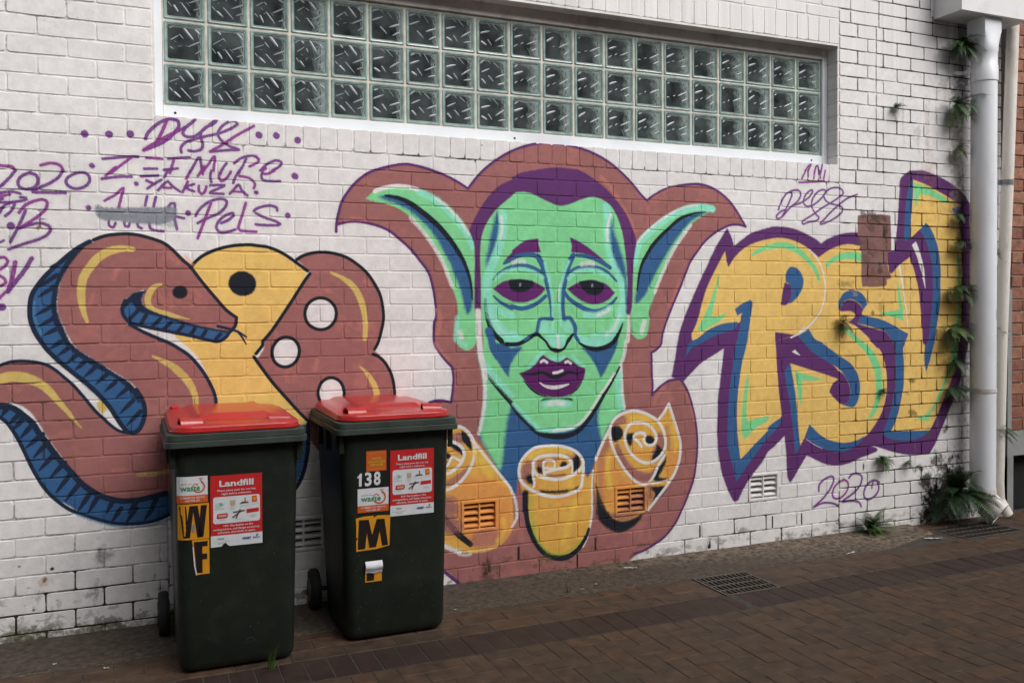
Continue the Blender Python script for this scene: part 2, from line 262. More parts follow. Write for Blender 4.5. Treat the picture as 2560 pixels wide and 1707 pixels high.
# painted shapes: type colour softness opacity smooth width points(delta mm, ! = corner)
MURAL = """
f pink 4 1 1 - 1309,1883! 6,58 26,89 45,68 51,52 68,42 142,40 94,-4 119,-30 85,-34 73,-40! 63,77 76,67 103,65 104,42 105,21 134,-1 137,-25 112,-43 85,-52 86,-70 58,-61 46,-38! 42,30 89,44 122,29 123,9 109,-29 96,-62 64,-72 57,-80! -53,11 -64,-5 -56,-22 -64,-34 -63,-48 -54,-60 -47,-59 -38,-78 -39,-84 -46,-91 -38,-83 -30,-71 -12,-51 -4,-30 -30,-32 -37,-18! 2,-64 1,-64 4,-64 -4,-57! 34,30 45,31 45,20 64,4! 20,-13 38,-57 30,-80 23,-86 14,-99 1,-98 -12,-98 -19,-84 -39,-88 -47,-88 -46,-72 -68,-64 -83,-43 -82,-33 -66,-34 -29,-41! -319,-5! -402,1! -97,6! -208,3! -54,88 -55,42 -77,125 -33,359 -35,146 8,136 30,79 60,34 48,7 37,-5 30,-10! 10,69 3,64 -5,55! -37,39 -36,47 -23,53 -5,50 3,46 12,40 -5,75 -15,86 -23,69 -47,62 -47,56 -58,50 -58,43 -68,26 -85,14 -56,-2 -53,-12
s purple 2 1 1 14 1309,1875 3,44 9,44 20,67 45,68 51,52 68,42 142,40 94,-4 119,-30 85,-34 73,-40! 63,77 76,67 103,65 104,42 105,21 134,-1 137,-25 112,-43 85,-52 86,-70 58,-61 46,-38! 42,30 89,44 122,29 123,9 109,-29 96,-62 64,-72 57,-80! -53,10 -64,-4 -56,-22 -64,-34 -63,-48 -54,-60 -47,-59 -38,-78 -39,-84 -46,-91 -38,-83 -30,-71 -12,-51 -4,-30 -30,-32 -37,-18! 2,-64 1,-64 4,-64 -4,-57! 34,30 45,31 45,20 64,4! 20,-13 38,-57 30,-80 23,-86 14,-99 1,-98 -12,-98 -19,-84 -39,-88 -47,-88 -46,-72 -68,-64 -83,-43 -67,-25 -59,-9
s purple 2 1 1 14 1320,1914 53,13 56,2 85,-15 68,-26 58,-43 58,-50 47,-56 47,-62 23,-69 15,-86 5,-75 -12,-40 -1,-96 26,-53 36,-47 37,-39! 7,-55 -5,-64 -10,-69! -30,10 -37,5 -48,-7 -60,-34 -30,-79 -8,-136
s purple 6 1 1 19 1815,151 30,-41 54,-50 49,-44
s pink2 14 0.55 1 18 1357,1937 44,7 56,-4
s pink2 14 0.55 1 29 1844,1476 12,-35 -6,-46 -10,-46
s pink2 14 0.55 1 20 1831,1299 30,-41 42,-42
s pink2 14 0.55 1 15 2954,2083 57,-79 36,-81
s pink2 14 0.55 1 15 3148,1499 37,83 45,90
s pink2 14 0.55 1 18 3351,1647 -38,-84 -38,-77
s pink2 14 0.55 1 26 3168,912 22,51 45,49
s pink2 14 0.55 1 15 3395,967 31,-80 23,-80
s pink2 14 0.55 1 26 2826,2226 57,-53 56,-66
s pink2 14 0.55 1 15 3173,2123 74,42 76,29
f blue 3 1 1 - 2058,1271! 18,-53 28,-90 -3,-76 -5,-77 -16,-93 -13,-82! 68,-117 63,-105 51,-112! 39,2! 14,114 46,86 113,35 122,1 82,-52 34,-58 28,-70! 35,53 35,91 58,122! 64,65 58,35! -7,45 -14,70 -7,157! -212,68! -470,12!
f green 14 1 1 - 2107,1187! 3,-118 -4,-118 -27,-116 13,-72! 50,-86 50,-81! 13,53 14,118 20,118 27,83! 1,274!
f green 12 1 1 - 2949,1150! 10,-146 11,-95! -51,-48 -57,-59 -36,-86! -21,77 -6,93 42,105!
f cyan 10 1 1 - 2076,1259 34,-125 12,-77 -4,-83 -13,-82 -26,-87 -12,7 23,111 10,76 -3,82 -15,107 -18,71
s white 12.0 0.85 1 19 2076,1247 22,-83 9,-83 -2,-82 -12,-94 -23,-93
s white 9.0 0.9 1 22 2949,1143 3,-94 7,-89 11,-57
s cyan 21.0 0.8 1 37 2938,1100 -7,-76 7,-75 10,-39
f green 4 1 1 - 1461,2046! 43,40 57,24 64,10 64,-3 71,-16 59,-26 72,-43 55,-50 42,-51 37,-54 24,-52 5,-70 -3,-117 -1,-146 9,-88 2,-93 -3,-11 -22,-29 -34,-11 -37,19 -19,29 -9,28 7,52 11,52 -1,59 -12,52 -24,58 -30,74 -29,69 -36,63 -41,56 -47,55 -47,44 -58,35 -58,20 -57,9
s cyan 12.0 0.9 1 37 1748,2092 71,-26 72,-48 54,-50 43,-51 37,-57 18,-46
s white 4 0.9 1 22 1510,2087 51,20 64,12 64,-2 47,-10
s white 4 0.8 1 14 1831,2067 60,-38 55,-50 42,-51 34,-51
s white 12.0 0.75 1 22 1699,1959 47,-49 47,-56 48,-68 35,-62 24,-58 24,-63
f blue 10 1 1 - 1524,2059! 48,13 58,-8 58,-23 59,-35 59,-43 48,-39 48,-50 42,-51 37,-57 24,-52 18,-47 12,-46 6,-59 -3,-58 -10,-35 -19,-17 -15,35 -15,64 -18,58 -24,58 -24,57 -30,52 -30,57 -35,50 -48,50 -53,44 -52,32 -64,26 -46,12
s black 5 1 1 13,29,29,26,18,8 1567,2067 63,-8 58,-21 59,-37 59,-44 48,-41 48,-51 42,-54 37,-57 24,-52 18,-52 11,-58 4,-59
s cyan 15.0 0.7 1 24 1953,1320 18,-24 31,-9
s cyan 12.0 0.7 1 27 1954,1435 -7,-58 -4,-58
s white 24.0 0.8 1 27 1965,1359 9,-29
s white 12.0 0.8 1 30 2069,1469 5,-65 3,-98 6,-48 9,-59
f green 4 1 1 - 3602,2071! -48,19 -78,4 -77,-13 -77,-28 -60,-35 -68,-40 -59,-46 -52,-46 -22,-32 -15,-45 -11,-69 -4,-95 -4,-126 -13,-82 8,-95 22,-32 37,-10 40,21 15,57 6,51 -9,20 15,38 30,76 30,70 30,58 23,58 38,59 45,65 54,72 54,47 54,35 47,24
s cyan 9.0 0.95 1 41 3585,2075 -78,7 -93,-10 -84,-32 -68,-34 -68,-44 -59,-46 -52,-49 -26,-57 -15,-70
s white 4 0.7 1 14 3476,2092 -77,-12 -77,-29 -75,-40 -75,-50 -74,-62 -37,-48
s white 9.0 0.8 1 22 3429,1972 -46,-53 -54,-66 -46,-71 -37,-71 -38,-71 -30,-70
f blue 9 1 1 - 3553,2053! -78,-5 -77,-25 -61,-28 -61,-53 -52,-40 -53,-52 -44,-58 -37,-64 -22,-64 -8,-69 -15,-45 4,-44 33,19 37,38 22,45 30,51 30,51 45,65 45,65 53,65 54,60 62,47
s black 4 1 1 5,21,23,21,10 3538,2053 -70,-7 -70,-20 -61,-29 -61,-49 -52,-43 -53,-52 -44,-58 -37,-64 -19,-63 -11,-86
s white 15.0 0.85 1 30 3107,1401 -19,-60
s white 9.0 0.85 1 30 2994,1443 3,-69 -4,-82
f green 3 1 1 - 2090,1850 -5,-82 1,-129 2,-153 5,-82 6,-82 5,-164 53,-73 109,-109 38,-58 52,-51 59,-58 47,-16 101,-4 75,11 42,18 55,47 57,65 42,67 50,61 51,73 29,62 16,94 6,43 8,126 2,157 -4,95 -11,94 -14,94 -25,80 -39,74 -42,35 -49,23 -56,7 -69,-21 -82,12 -101,31 -133,6 -97,-16 -1,-27 -83,-68 -52,-64 -32,-59
s cyan 21.0 0.95 1 51 2861,2061 7,-75 -1,-93 14,-93 35,-81 36,-74 17,-76 -4,-75 -14,-63
s white 12.0 0.9 1 16 2886,2018 -22,-75 0,-75
f blue 12 1 1 - 2900,2000 -18,-69 3,-75 17,-74 32,-69 39,-62 15,19 -14,69 -22,69 -24,62 -22,61
s blue 8 0.8 1 17 2980,1657 6,-107 1,-88
f blue 12 1 1 - 2186,2011 -23,-65 -19,-72 -13,-70 -13,-83 18,-23 26,71 20,71 16,59 1,65
s cyan 18.0 0.9 1 48 2218,1995 0,-71 -11,-72 -26,-71 -32,-71 -19,-59 -7,-59 6,-59 18,-47
s white 12.0 0.8 1 16 2208,1982 6,-58 -10,-60
s mint 6 0.3 1 7 2099,1697 2,-117
s cyan 24.0 0.9 1 58 2141,1462 31,-59 45,-54 51,-31
s white 12.0 0.7 1 16 2147,1445 38,-60 51,-48
s black 3 1 1 16,26,29,23 2113,1533 4,-59 17,-71 31,-59 39,-36 19,-35 45,-13
s blue 12 1 1 44 2131,1362 15,-41 13,-53 25,-42
f blue 6 1 1 - 2140,1293 31,-78 38,-61 38,-48! 10,65 18,29! 0,66! -72,25
f blue 5 1 1 - 2267,1200! 39,41 20,30 -58,7!
f blue 5 1 1 - 2689,1262! 48,-44 42,-57 21,-44 17,-38! 39,61 43,68 33,80! -25,20 -64,-55 -64,-8
s cyan 15.0 0.9 1 51 2669,1317 55,-25 41,-13 71,5 64,43
s white 12.0 0.7 1 16 2922,1394 -22,-44 -43,-30
s black 3 1 1 10,26,29,26,10 2675,1290 49,-28 62,-13 64,10 50,27 32,45 29,62
s cyan 15.0 0.8 1 44 2268,1342 45,-27 -6,-14 -39,-11
s black 3 1 1 23 2235,1289 33,-2 39,2 46,20 33,20
s black 3 1 1 16,26,26,29,31,26,23,18,10 2113,1134 51,-61 50,-55 51,-56 0,-3 39,-53 59,-58 52,-48 67,-26 74,-9 82,10 55,30 56,59 50,66 42,61 51,73 50,80
s cyan 12.0 0.85 1 24 2278,961 52,-57 66,-63 39,-30 94,-8 95,9
s white 7.5 0.85 1 16 2516,798 67,3 69,16 55,37 57,65 42,61 50,60 50,67
s cyan 12.0 0.7 1 34 2120,1169 50,-61 64,-67
s white 9.0 0.8 1 22 2982,1287 -11,-75 -22,-56
f black 6 1 1 - 2428,790! 54,-9 81,-5 75,8 28,17! -14,-30 -55,-19 -55,1 -60,16
f purple 2 1 1 - 2274,2186 -77,-39 -64,-62 -45,-60 -38,-66 -28,-56! 18,-43 12,-46 3,-88 -2,-88 -3,-152! 37,-1! 0,154 -3,129 6,82 16,59 32,59 52,61 83,68 26,19 46,5 46,-7 39,-16 67,-27 60,-17 61,9 69,28 69,21 56,-5 49,-22 42,-36 39,-73 25,-80 14,-94 11,-94 3,-95 -8,-94 -4,-63 22,-16! 17,47 5,95 4,95 8,94 16,83! -8,44 -29,68 -43,74 -57,66 -57,54 -77,52 -96,47 -42,4 -88,4 -67,-7 -99,-20 -66,-15 -52,-30
s cyan 30.0 0.6 1 44 2123,1639 -3,-71 5,-70 22,-59 38,-54 51,-42 32,-13
s cyan 30.0 0.7 1 51 2958,1488 -18,-63 -40,-62 -57,-43 -70,-11
s white 18.0 0.6 1 19 2940,1438 -33,-63 -50,-43
s cyan 21.0 0.5 1 34 2089,1211 24,-53 57,-62 96,-93
s white 9.0 0.8 1 30 2072,1469 0,-65 5,-94 6,-63 15,-71 12,-66
f maroon 2 1 1 - 2271,1765! 0,35! 39,31 53,28 69,10! 0,-35 15,-42! -58,-4 -59,-7
f maroon 2 1 1 - 2281,1798! -36,-34 -26,-30! 62,25!
f maroon 2 1 1 - 2622,1882! 50,-19 55,-29 55,-36 49,-36 28,-25 19,-24! -40,30 -56,27 -63,18 -48,5 -41,2! 4,43
s blue 3 1 1 14,24,24,27 2223,1728 48,22 26,18 52,10 53,-2 33,-14
s blue 6 1 1 34,37,27,27 2428,1767 26,-47 20,-55 13,-60 13,-60 10,-61 3,-61
s blue 3 1 1 24,24,24,14 2880,1713 -49,27 -56,24 -62,14 -62,2
s blue 6 1 1 34,37,31,27 2644,1777 -25,-43 -17,-49 -14,-55 -10,-61 -3,-61 5,-67 14,-19
s blue 2 1 1 7,24,24,20 2158,1639 29,30 45,27 39,12 0,3 39,7 52,-3 46,-14 53,-24
s cyan 10.5 0.8 1 20 2174,1645 45,33 52,15 0,3 65,4 65,-17 53,-30
s white 18.0 0.7 1 22 2277,1732 33,10 32,-1
s blue 2 1 1 14,24,24,20,10 2609,1676 48,28 69,13 70,-5 56,-18 42,-31 29,-28
s cyan 10.5 0.8 1 24 2616,1648 48,38 69,13 70,-6 63,-30
s white 18.0 0.7 1 27 2698,1729 42,8 35,-4
f maroon 2 1 1 - 2158,1589! 35,27 38,18 47,6! -1,-121! -46,20 -38,24
f maroon 2 1 1 - 2270,1640! 65,2 66,-13 53,-24 19,-15! -40,-39 -46,-24 -53,-12 -65,6!
f black 2 1 1 - 2270,1643! -19,-9 3,-30 16,-24! 19,-5 26,-3 39,6 33,21 19,24 -12,12 -59,7 -65,1!
f maroon 2 1 1 - 2605,1590! 38,22 55,22 55,7 56,-7 50,-18 53,-47! -40,-37 -49,-22 -56,-6 -63,16 -55,34
f black 2 1 1 - 2679,1632! 47,8 55,0 57,-18! 3,-25 -25,-31 -42,-11 -42,11 -34,28
s lgrey 1 1 1 3 2319,1622 -5,-9 3,-9 6,6 -1,11
s lgrey 1 1 1 3 2764,1620 -5,-9 3,-10 7,8 -3,10
s blue 3 1 1 10,24,24,20 2161,1551 44,-36 64,-30 0,9 52,-12 52,9 53,23 47,37
s blue 3 1 1 20,27,27,14 2588,1575 27,-37 55,-37 69,-31 55,-6 57,18 43,31 27,28
s cyan 15.0 0.8 1 37 2718,1446 62,-4 57,15 42,25
s white 12.0 0.8 1 19 2801,1442 43,15 28,19
s cyan 18.0 0.7 1 37 2173,1492 51,-36 45,-12
s cyan 7.5 0.9 1 17 2468,1732 19,-66 17,-73 11,-73 2,-97 -5,-85
s cyan 7.5 0.9 1 17 2616,1746 -27,-61 -21,-73 -9,-61 1,-92 6,-73
s white 3 0.7 1 8 2561,1618 -7,-49 1,-43
s blue 3 1 1 20,24,17 2513,1423 -41,2 -36,-7 -10,-36 -11,-36 -29,-12 -40,-23
s blue 4 1 1 20,27,20 2587,1425 34,3 17,-21 17,-34 0,-43 20,-32
f cyan 10 0.8 1 - 2446,1412 -14,-60 27,-13 40,5 -7,43 -20,27
f cyan 10 0.8 1 - 2594,1410 -14,-43 20,-18 41,-7 -6,43 -21,28
f cyan 14 0.8 1 - 2485,1339 47,11 55,-13 13,-42 -135,3
f cyan 8 0.8 1 - 2478,1304 122,-3 -21,-36 -34,-5 -33,9
s white 15.0 0.8 1 19 2549,1325 0,-29 0,-30
s black 2 1 1 13,23,13,13,16,26,16,13,23,13 2379,1325 40,15 26,-19 27,-23 26,-37 34,-13 27,-1 27,12 21,36 13,17 21,24
s cyan 12.0 0.8 1 24 2371,1161 47,47 33,27
s cyan 12.0 0.8 1 27 2498,1209 47,-16 41,11
s cyan 12.0 0.7 1 20 2640,1214 35,-37 34,-23
f lips 2 1 1 - 2309,1127! 56,19 46,32 27,36 19,11! 41,-28 54,-14 47,26! 41,-25 28,-23 51,-20! -10,-52 -35,-48 -48,-41 -62,-13 -67,3 -54,15 -53,29 -39,38 -23,31
s black 4 1 1 5,13,18,23,18,13,5 2322,1127 56,-8 73,7 40,-17 40,-11 41,11 41,14 54,-8 42,11
s black 3 1 1 4,10,10,5 2338,1084 39,-43 46,-32 53,-18
s black 3 1 1 4,8,4 2695,1065 -28,-36 -48,-35
s white 3 0.9 1 16 2441,1186 17,9 20,-13
s white 3 0.9 1 16 2592,1179 14,6 20,-13
s white 2 0.95 1 16 2518,1123 27,2 28,9
s white 3 0.9 1 5,22,22,8 2434,1072 29,-20 54,-11 47,4 48,11
f black 3 1 1 - 2436,966! 20,17 74,0 68,-2 31,-6 13,-16! -44,8 -68,8 -54,-2
f cyan 12 0.9 1 - 2439,956 51,13 60,4 55,-9 30,-23 -51,-13 -54,9 -54,-4
s white 15.0 0.8 1 27 2490,951 40,4 47,-5
f scroll 4 1 1 - 2869,783 21,55 51,35 79,12 88,-14 67,-29 30,-21! 68,96! 30,-89 30,-86 19,-79 -4,-84 -31,-76 -46,-61 -60,-73 -68,-64 -52,-20 -88,-80 -73,-12 -78,33 -56,75 -14,87 -10,95 4,106 28,85 36,60
f pink 10 1 1 - 2918,710 -7,-62 28,-65 51,-67 51,-42 73,-13 52,34 23,63 -45,-42 -67,12 -58,36 -50,61
f pink 12 0.8 1 - 2797,618 36,92 43,28 -15,-105 -22,-93 -14,-87 13,-70 -21,8 -21,90
f orange 14 0.8 1 - 3272,623 68,41 8,-85 -46,-75 -46,-54 0,90
f pink 10 0.9 1 - 3197,750 37,-28 8,-58 -23,-50 -53,-35 -7,65 30,43
f black 7 1 1 - 2880,794 39,17 36,-27 7,-32 -22,-30 -43,-10 -16,38
f pink 12 0.85 1 - 2890,825 44,42 43,-15 7,-32 -43,-10 -36,-4
f black 8 1 1 - 2984,751 36,7 29,-11 -22,-31 -15,-37 -25,27
f black 6 1 1 - 3108,698 15,38 37,-9 16,-20 -17,-25 -37,-4
f black 8 1 1 - 3155,605 27,44 7,31 45,-41 8,-27 -46,-22 -37,-10
f black 5 1 1 - 3159,477! 37,61 45,48 8,32 4,-45 -27,-50 -23,-37 61,-11! -23,-18 -60,5
f black 8 1 1 - 3136,434! 105,-3 15,-14 -53,-60 -67,-39! 37,68 -29,28
f pink 10 0.7 1 - 3040,454 89,-7 37,-61 -23,-49 -22,53 0,39
f black 7 1 1 - 2779,489! 17,-39 21,-52 21,-46 28,-59! -78,7!
f black 7 1 1 - 2789,320! 78,-7! 21,-34 57,-27 65,3 81,30! -15,-37 -73,-50 -80,-11 -71,33 -50,49
f pink 8 0.8 1 - 2866,307! 22,-28 57,-24 65,3 44,24!
s white 3 0.95 1 18 3085,674 -21,27 -30,27 8,19 36,7 30,-11 -8,-38 30,-27 44,10 8,50 -52,61 -73,17 -51,-10 -30,-42 0,-57 29,-59 51,-48 59,-24 59,9 53,41 22,57 -14,72 -38,60 -67,42 -73,25 -73,-2 -72,-31 -36,-54 3,-70 25,-70 43,-73 57,-74 58,-46 59,-11 45,44 30,56 46,61
s white 3 0.95 1 18 3197,821! 45,49 31,44! 22,-59 30,-86 27,-93 -8,-97 -35,-82 -53,-67 -68,-71 -60,-59
s white 3 0.95 1 18 2869,783 -29,-49 -36,-66 -21,-49
s white 3 0.95 1 11 3062,459 89,-7 113,10
f scroll 4 1 1 - 2302,582 13,65 66,55 107,15 95,-10 75,-42 41,-58 10,-57 24,-39! 20,-89 0,-105 -5,-49 -23,-85 -63,-55 -83,-41 -95,17 -66,44 -46,84 -32,125 -13,102 -16,62
f scroll 3 1 1 - 2692,489! 35,29 31,35! 3,-69 -1,-167! -10,-49! -60,6!
f pink 12 0.85 1 - 2318,580 17,47 39,15 13,-55 -13,-47 -33,-4
f black 10 1 1 - 2338,549 36,21 13,-25 6,-37 -26,2
f black 5 1 1 - 2327,483! 33,-9 0,-48 -1,-71! -36,3!
f black 7 1 1 - 2637,642 28,17 20,-39 -7,-37 -41,-27 -3,49
f pink 12 0.6 1 - 2576,659 61,20 21,-20 -35,-28
f pink 10 0.8 1 - 2407,628 47,15 81,6 7,-19 -68,-1 -20,-35 -27,8
f black 7 1 1 - 2409,604 32,-3 6,-37 -27,8
f black 6 1 1 - 2555,605 21,20 23,-11 -3,-24 -34,-4
f black 6 1 1 - 2420,478! 73,-12 88,-4 97,16! -21,-23 -62,-10 -82,1 -67,12
f pink 8 0.8 1 - 2474,559 54,-7 68,1 -14,-15 -55,-1 -40,6
s orange 16 0.6 1 26 2413,518 0,-30
s white 3 0.95 1 14 2454,594 20,-1 44,-4 0,40 -37,9 -27,-13 0,-37 6,-34
s white 3 0.95 1 18 2460,569 68,13 68,8 27,28 -41,34 -67,11 -74,-1 -43,-21 -7,-42 23,-38 66,-27 81,-9 76,18 55,39 7,37 -41,52 -75,33 -95,13 -93,-9 -66,-50 -24,-59 10,-61 45,-46 80,-43 87,-20 82,6 69,25 17,48 8,74
s white 3 0.95 1 14 2394,611 -7,-36 10,-61 -4,-18
s white 3 0.95 1 12 2630,618 3,-37 -3,-37
s white 9.0 0.9 1 12 2765,558 -7,-74 -1,-93 0,-74 -11,-61 -21,-79 -28,-47
s black 6 1 1 31,29,31,34,29,18 2340,458 0,-60 6,-42 13,-74 39,-89 60,-73 80,-37 69,1 62,37 49,63 17,42
s lime 10 0.6 1 13 2385,292 20,-75 46,-72 60,-38 68,-4 69,32 42,39
f scroll 4 1 1 - 1857,848 61,8 62,-10 49,-49 31,-32 50,-62 57,-81 50,-70 45,-51! -1,-137! -408,39! -59,102 2,289
f scroll 2 1 1 - 1824,445! 438,-28! -1,-53! -438,42!
f orange 20 0.8 1 - 1977,566 126,13 95,-49 51,-64 6,-101! -341,32! -11,87
f scroll 6 1 1 - 1824,457! 439,-16! 4,-150 -32,-62 -72,-46 -126,-10 -93,28 -98,57!
f orange 16 0.9 1 - 1946,445 309,-4! 6,-89! -7,-77 -58,-54 -96,-20 -63,13 -62,60
f pink 14 0.6 1 - 2025,210 12,57 51,19 76,-8 25,-62 -57,-18
f pink 10 0.9 1 - 1863,836 55,-21 43,9 31,-31 -19,-28 -68,10 -42,14
f black 4 1 1 - 1970,835! 34,-25 22,-48 4,-48! -26,31 -31,38
f pink 8 0.9 1 - 1911,752 43,-15 18,-30 -36,14
f black 4 1 1 - 1893,767! 43,-5 37,-32 2,-35! -21,25 -37,25
f black 4 1 1 - 1862,708 31,10 18,-16 -13,-16 -30,2
f pink 6 0.8 1 - 1868,679 30,-8 -12,-34 -19,-22
f pink 10 0.85 1 - 1867,563 49,19 62,36 37,27 -25,-57 -43,-32 -56,-18
f pink 10 0.8 1 - 1854,489 61,-23 30,-72! -92,9!
f pink 10 0.8 1 - 1847,403! 67,-6 37,-74 12,-48 -62,7 -54,34!
s black 6 1 1 21,34,34,29 1853,397 49,-63 48,-58 44,-39 24,-21
s yellow 12 0.8 1 20 1852,252 61,-42 62,-21 93,-14 95,14
s white 12.0 0.85 1 22 1852,234 61,-35 43,-17
s white 15.0 0.7 1 14 1950,171 37,-10 31,3
s white 3 0.95 1 18 1875,852 55,6 50,-12 43,-43 21,-54 -3,-65 -26,-63 -44,-55 -55,-36 -62,-12
s white 3 0.95 1 18 1863,775 48,3 49,-24 25,-37 -7,-40 -31,-39 -43,-26 -40,-5
s white 3 0.95 1 14 1861,627 31,27 25,39 30,-14 16,-7
s white 3 0.95 1 16 2029,779 50,-62 56,-69 57,-70 51,-64 19,-37
s white 12.0 0.8 1 16 2262,477 19,-44 10,-72 -4,-35 -26,-40
s pink2 20 0.4 1 33 2221,188 26,39 53,61 19,-80
f orange 30 0.6 1 - 2804,593 43,72 28,10 43,-91 72,-87 65,-50 66,-12 0,-96 -74,-50 -130,13 -79,62 -35,104
f pink 34 0.55 1 - 3018,399 103,17 7,-78 -52,-51 -131,12
f pink 26 0.5 1 - 1848,478 67,-1 37,-56 12,-29 -117,11 104,-45 24,-61 -61,-17 -67,42
f pink2 30 0.6 1 - 2031,233 57,41 95,-4 39,-28 -58,-47 -89,-9
s glow 40 0.7 1 37 2609,527 27,-95 0,-86 -28,-89 -35,-83
s orange 26 0.6 1 29 2540,416 68,0 69,13
s lime 22 0.45 1 22 2376,443 3,-73 7,-54 12,-74
s pink 22 0.5 1 29 2368,625 -33,-34 -1,-42
s glow 18 0.7 1 29 2375,667 73,25 94,3 82,-27
s glow 30 0.8 1 33 2861,633 -1,-95 14,-82
s orange 30 0.6 1 33 2918,547 28,-78 29,-28
s glow 18 0.7 1 24 3303,789 18,-91 -4,-65
s pink 20 0.5 1 24 3257,779 15,-78 0,-65
s glow 18 0.7 1 24 3020,843 88,-4 59,-42
s orange 16 0.6 1 24 3041,652 52,-29 44,3
s glow 36 0.7 1 44 2053,707 44,-62 37,-62
s pink 24 0.5 1 29 1915,477 18,-42 0,-63 30,-50
s glow 26 0.6 1 29 2209,333 6,-60 -39,-56
s white 3 0.95 1 15 2460,569 68,13 68,8 27,28 -41,34 -67,11 -74,-1 -43,-21 -7,-42 23,-38 66,-27 81,-9 76,18 55,39 7,37 -41,52 -75,33 -95,13 -93,-9 -66,-50 -24,-59 10,-61 45,-46 80,-43 87,-20 82,6 69,25 17,48 8,74
f purple 3 1 1 - 3692,1964! 28,-49 24,-59! 48,34 82,49 124,34 51,10 76,0 94,-14 95,-32 62,-26 40,-26! 48,28 72,26 91,20 119,7! 9,-3! 9,-50! 217,-67! 58,9! 14,80 14,123 9,146 12,116 36,39 49,31! 118,7 80,-15 121,-34 103,-47 83,-49 53,-58! 6,-227! 2,-304! -5,-227! -50,-355! -52,-150 -72,-133 -82,-146 -60,-101 -61,-79! -179,9 -146,28 -106,37 -75,16! -75,-49 -93,-44 -128,-16 -108,19 -80,34 -66,32! -57,-72 -43,-59 -30,-32! -22,29 -8,84 -4,89 -11,97! -79,-63 -50,-31 -42,-58 -83,-82 -66,-82 -37,-58 -32,-4 -37,57 -48,111 -23,108 -12,107 0,119 5,113 12,98 24,165 8,60! -75,-38 -87,-44 -70,-56 -58,-54! -84,29! 20,93 15,78 16,76 38,103 54,110 55,104 55,99 63,112
s white 3 0 1 22 5028,2079 -4,-102 -5,-101
f yellow 2 1 1 - 3676,1821! 15,-72 12,-20 41,54 65,54 90,42 99,23 84,11 85,-7 87,-26 69,-33 75,-50! 84,47 81,29 82,13 101,-9! 7,-35 219,-3! 19,-144! 86,59 98,59! 39,-80 40,-117 20,-140 21,-148 5,-88! -270,6! -48,-72 -9,-144 -4,-145 -24,-72 -57,-84 -94,-88 -111,-36 -92,-5 -108,24 -89,48 -67,60! -39,-74 -35,-61! -17,112 -17,139 -22,139 -30,139! -43,-53! -59,192! -9,1 94,24 77,12 -229,31! 0,48! -125,35! -114,-32 -128,-25 -95,-38 -94,-43! -7,44 39,78 47,144 31,72 56,99
f yellow 2 1 1 - 3865,1269! 133,-2! 0,0! 58,-1! 13,-171 13,-137 25,-159! -110,-89! -100,-76 -66,-56 -45,-31! -12,89 -12,114 0,121 8,113 21,120 33,166!
f yellow 2 1 1 - 3783,1271! 74,212 25,34! 116,13! 0,-263!
f yellow 2 1 1 - 5203,2333! 118,-30 151,-53 103,-40 78,-38! -88,-22! 31,-37 31,-51 21,-98 11,-150 6,-151 -4,-151 -10,-151 -15,-127! -231,4! 45,274 4,149 -5,149 -36,111 -101,123! -49,-45 -79,-46! 4,146 10,110
f yellow 2 1 1 - 5108,1201! 207,17! 10,-178! 50,199! 256,-5! -15,-90 -36,-135 -61,-134 -61,-102 -51,-87 -40,-50! -335,9! -24,5! 52,84 49,159 14,131
f yellow 1 1 1 - 5456,1288! 185,-3! -15,-96! -311,7! -20,30!
f blue 2 1 1 - 4559,1479 13,50 37,42 64,18 64,-11 47,-35 23,-43! -33,-36 -18,-35! 93,-12 114,-26 115,-45 88,-46! -24,-50 -15,-6! -9,-44 10,-139 -15,-146 -43,-145 -67,-120 -77,-17! 57,105 48,144 19,145 -5,175! -24,44 -58,65 -132,38 -112,23! 28,49 18,36 -19,36 -46,28 -55,8 -45,-21 -28,-50
f purple 2 1 1 - 4572,1458 28,50 45,19 55,-9 46,-29 24,-36 -19,-35 -32,-46! 112,-30 132,-31 58,-65 24,-37 5,-182 -19,-145 -48,-144 -66,-105 -76,41! 76,83 42,99 14,101 -9,109 -29,95 -48,59 -56,44 -56,43 -65,44 -65,29! 55,42 -36,29 -64,0
f yellow 2 1 1 - 4812,1586! 353,-7! 90,-243! -89,-36 -126,53 -125,45 -150,30 9,36 33,36
f yellow 1 1 1 - 3998,1381! 55,-1! 0,-114! -55,1!
f yellow 1 1 1 - 3886,1348! 113,-1! 0,-80! -6,-54! -161,4!
f purple 2 1 1 - 4887,1319! 124,-52! 29,-65! -153,4! -66,59!
f purple 1 1 1 - 5295,1306! 50,-1! -20,-87! -26,8!
f yellow 1 1 1 - 5166,1293! 124,20! 10,-117! -182,4!
f blue 2 1 1 - 4133,1639! 4,55 30,37 43,1 43,-30 22,-49 -9,-55 -39,-55 -51,-38! -22,1! 26,71 -21,48
f purple 2 1 1 - 4125,1635! 42,-13 16,-45 -24,-68 -34,-19! -28,5! 11,69
f purple 2 1 1 - 3800,1450! -25,-87 -56,-39 -112,-11 -87,-37 -93,-37 -39,-51! -16,-149! 62,57 70,56 87,44 79,41! 89,35! 57,111!
f blue 2 1 1 - 3747,1470! 53,33 65,25! 17,-18! -17,-94 -25,-146 -41,-133 -24,-133 -15,-133 2,-134 12,-108 12,-82! 45,31 66,56 100,76! 0,-41! -125,-128 -115,-126! -24,89 -32,103 -8,101 4,166 21,165 33,199 16,52 24,93 13,67! -37,-20!
f blue 2 1 1 - 3767,1394! -8,-37 -81,-25 -87,-25 -71,-31 -86,-37 -42,-51! 8,52 27,38 46,18 79,51 103,35
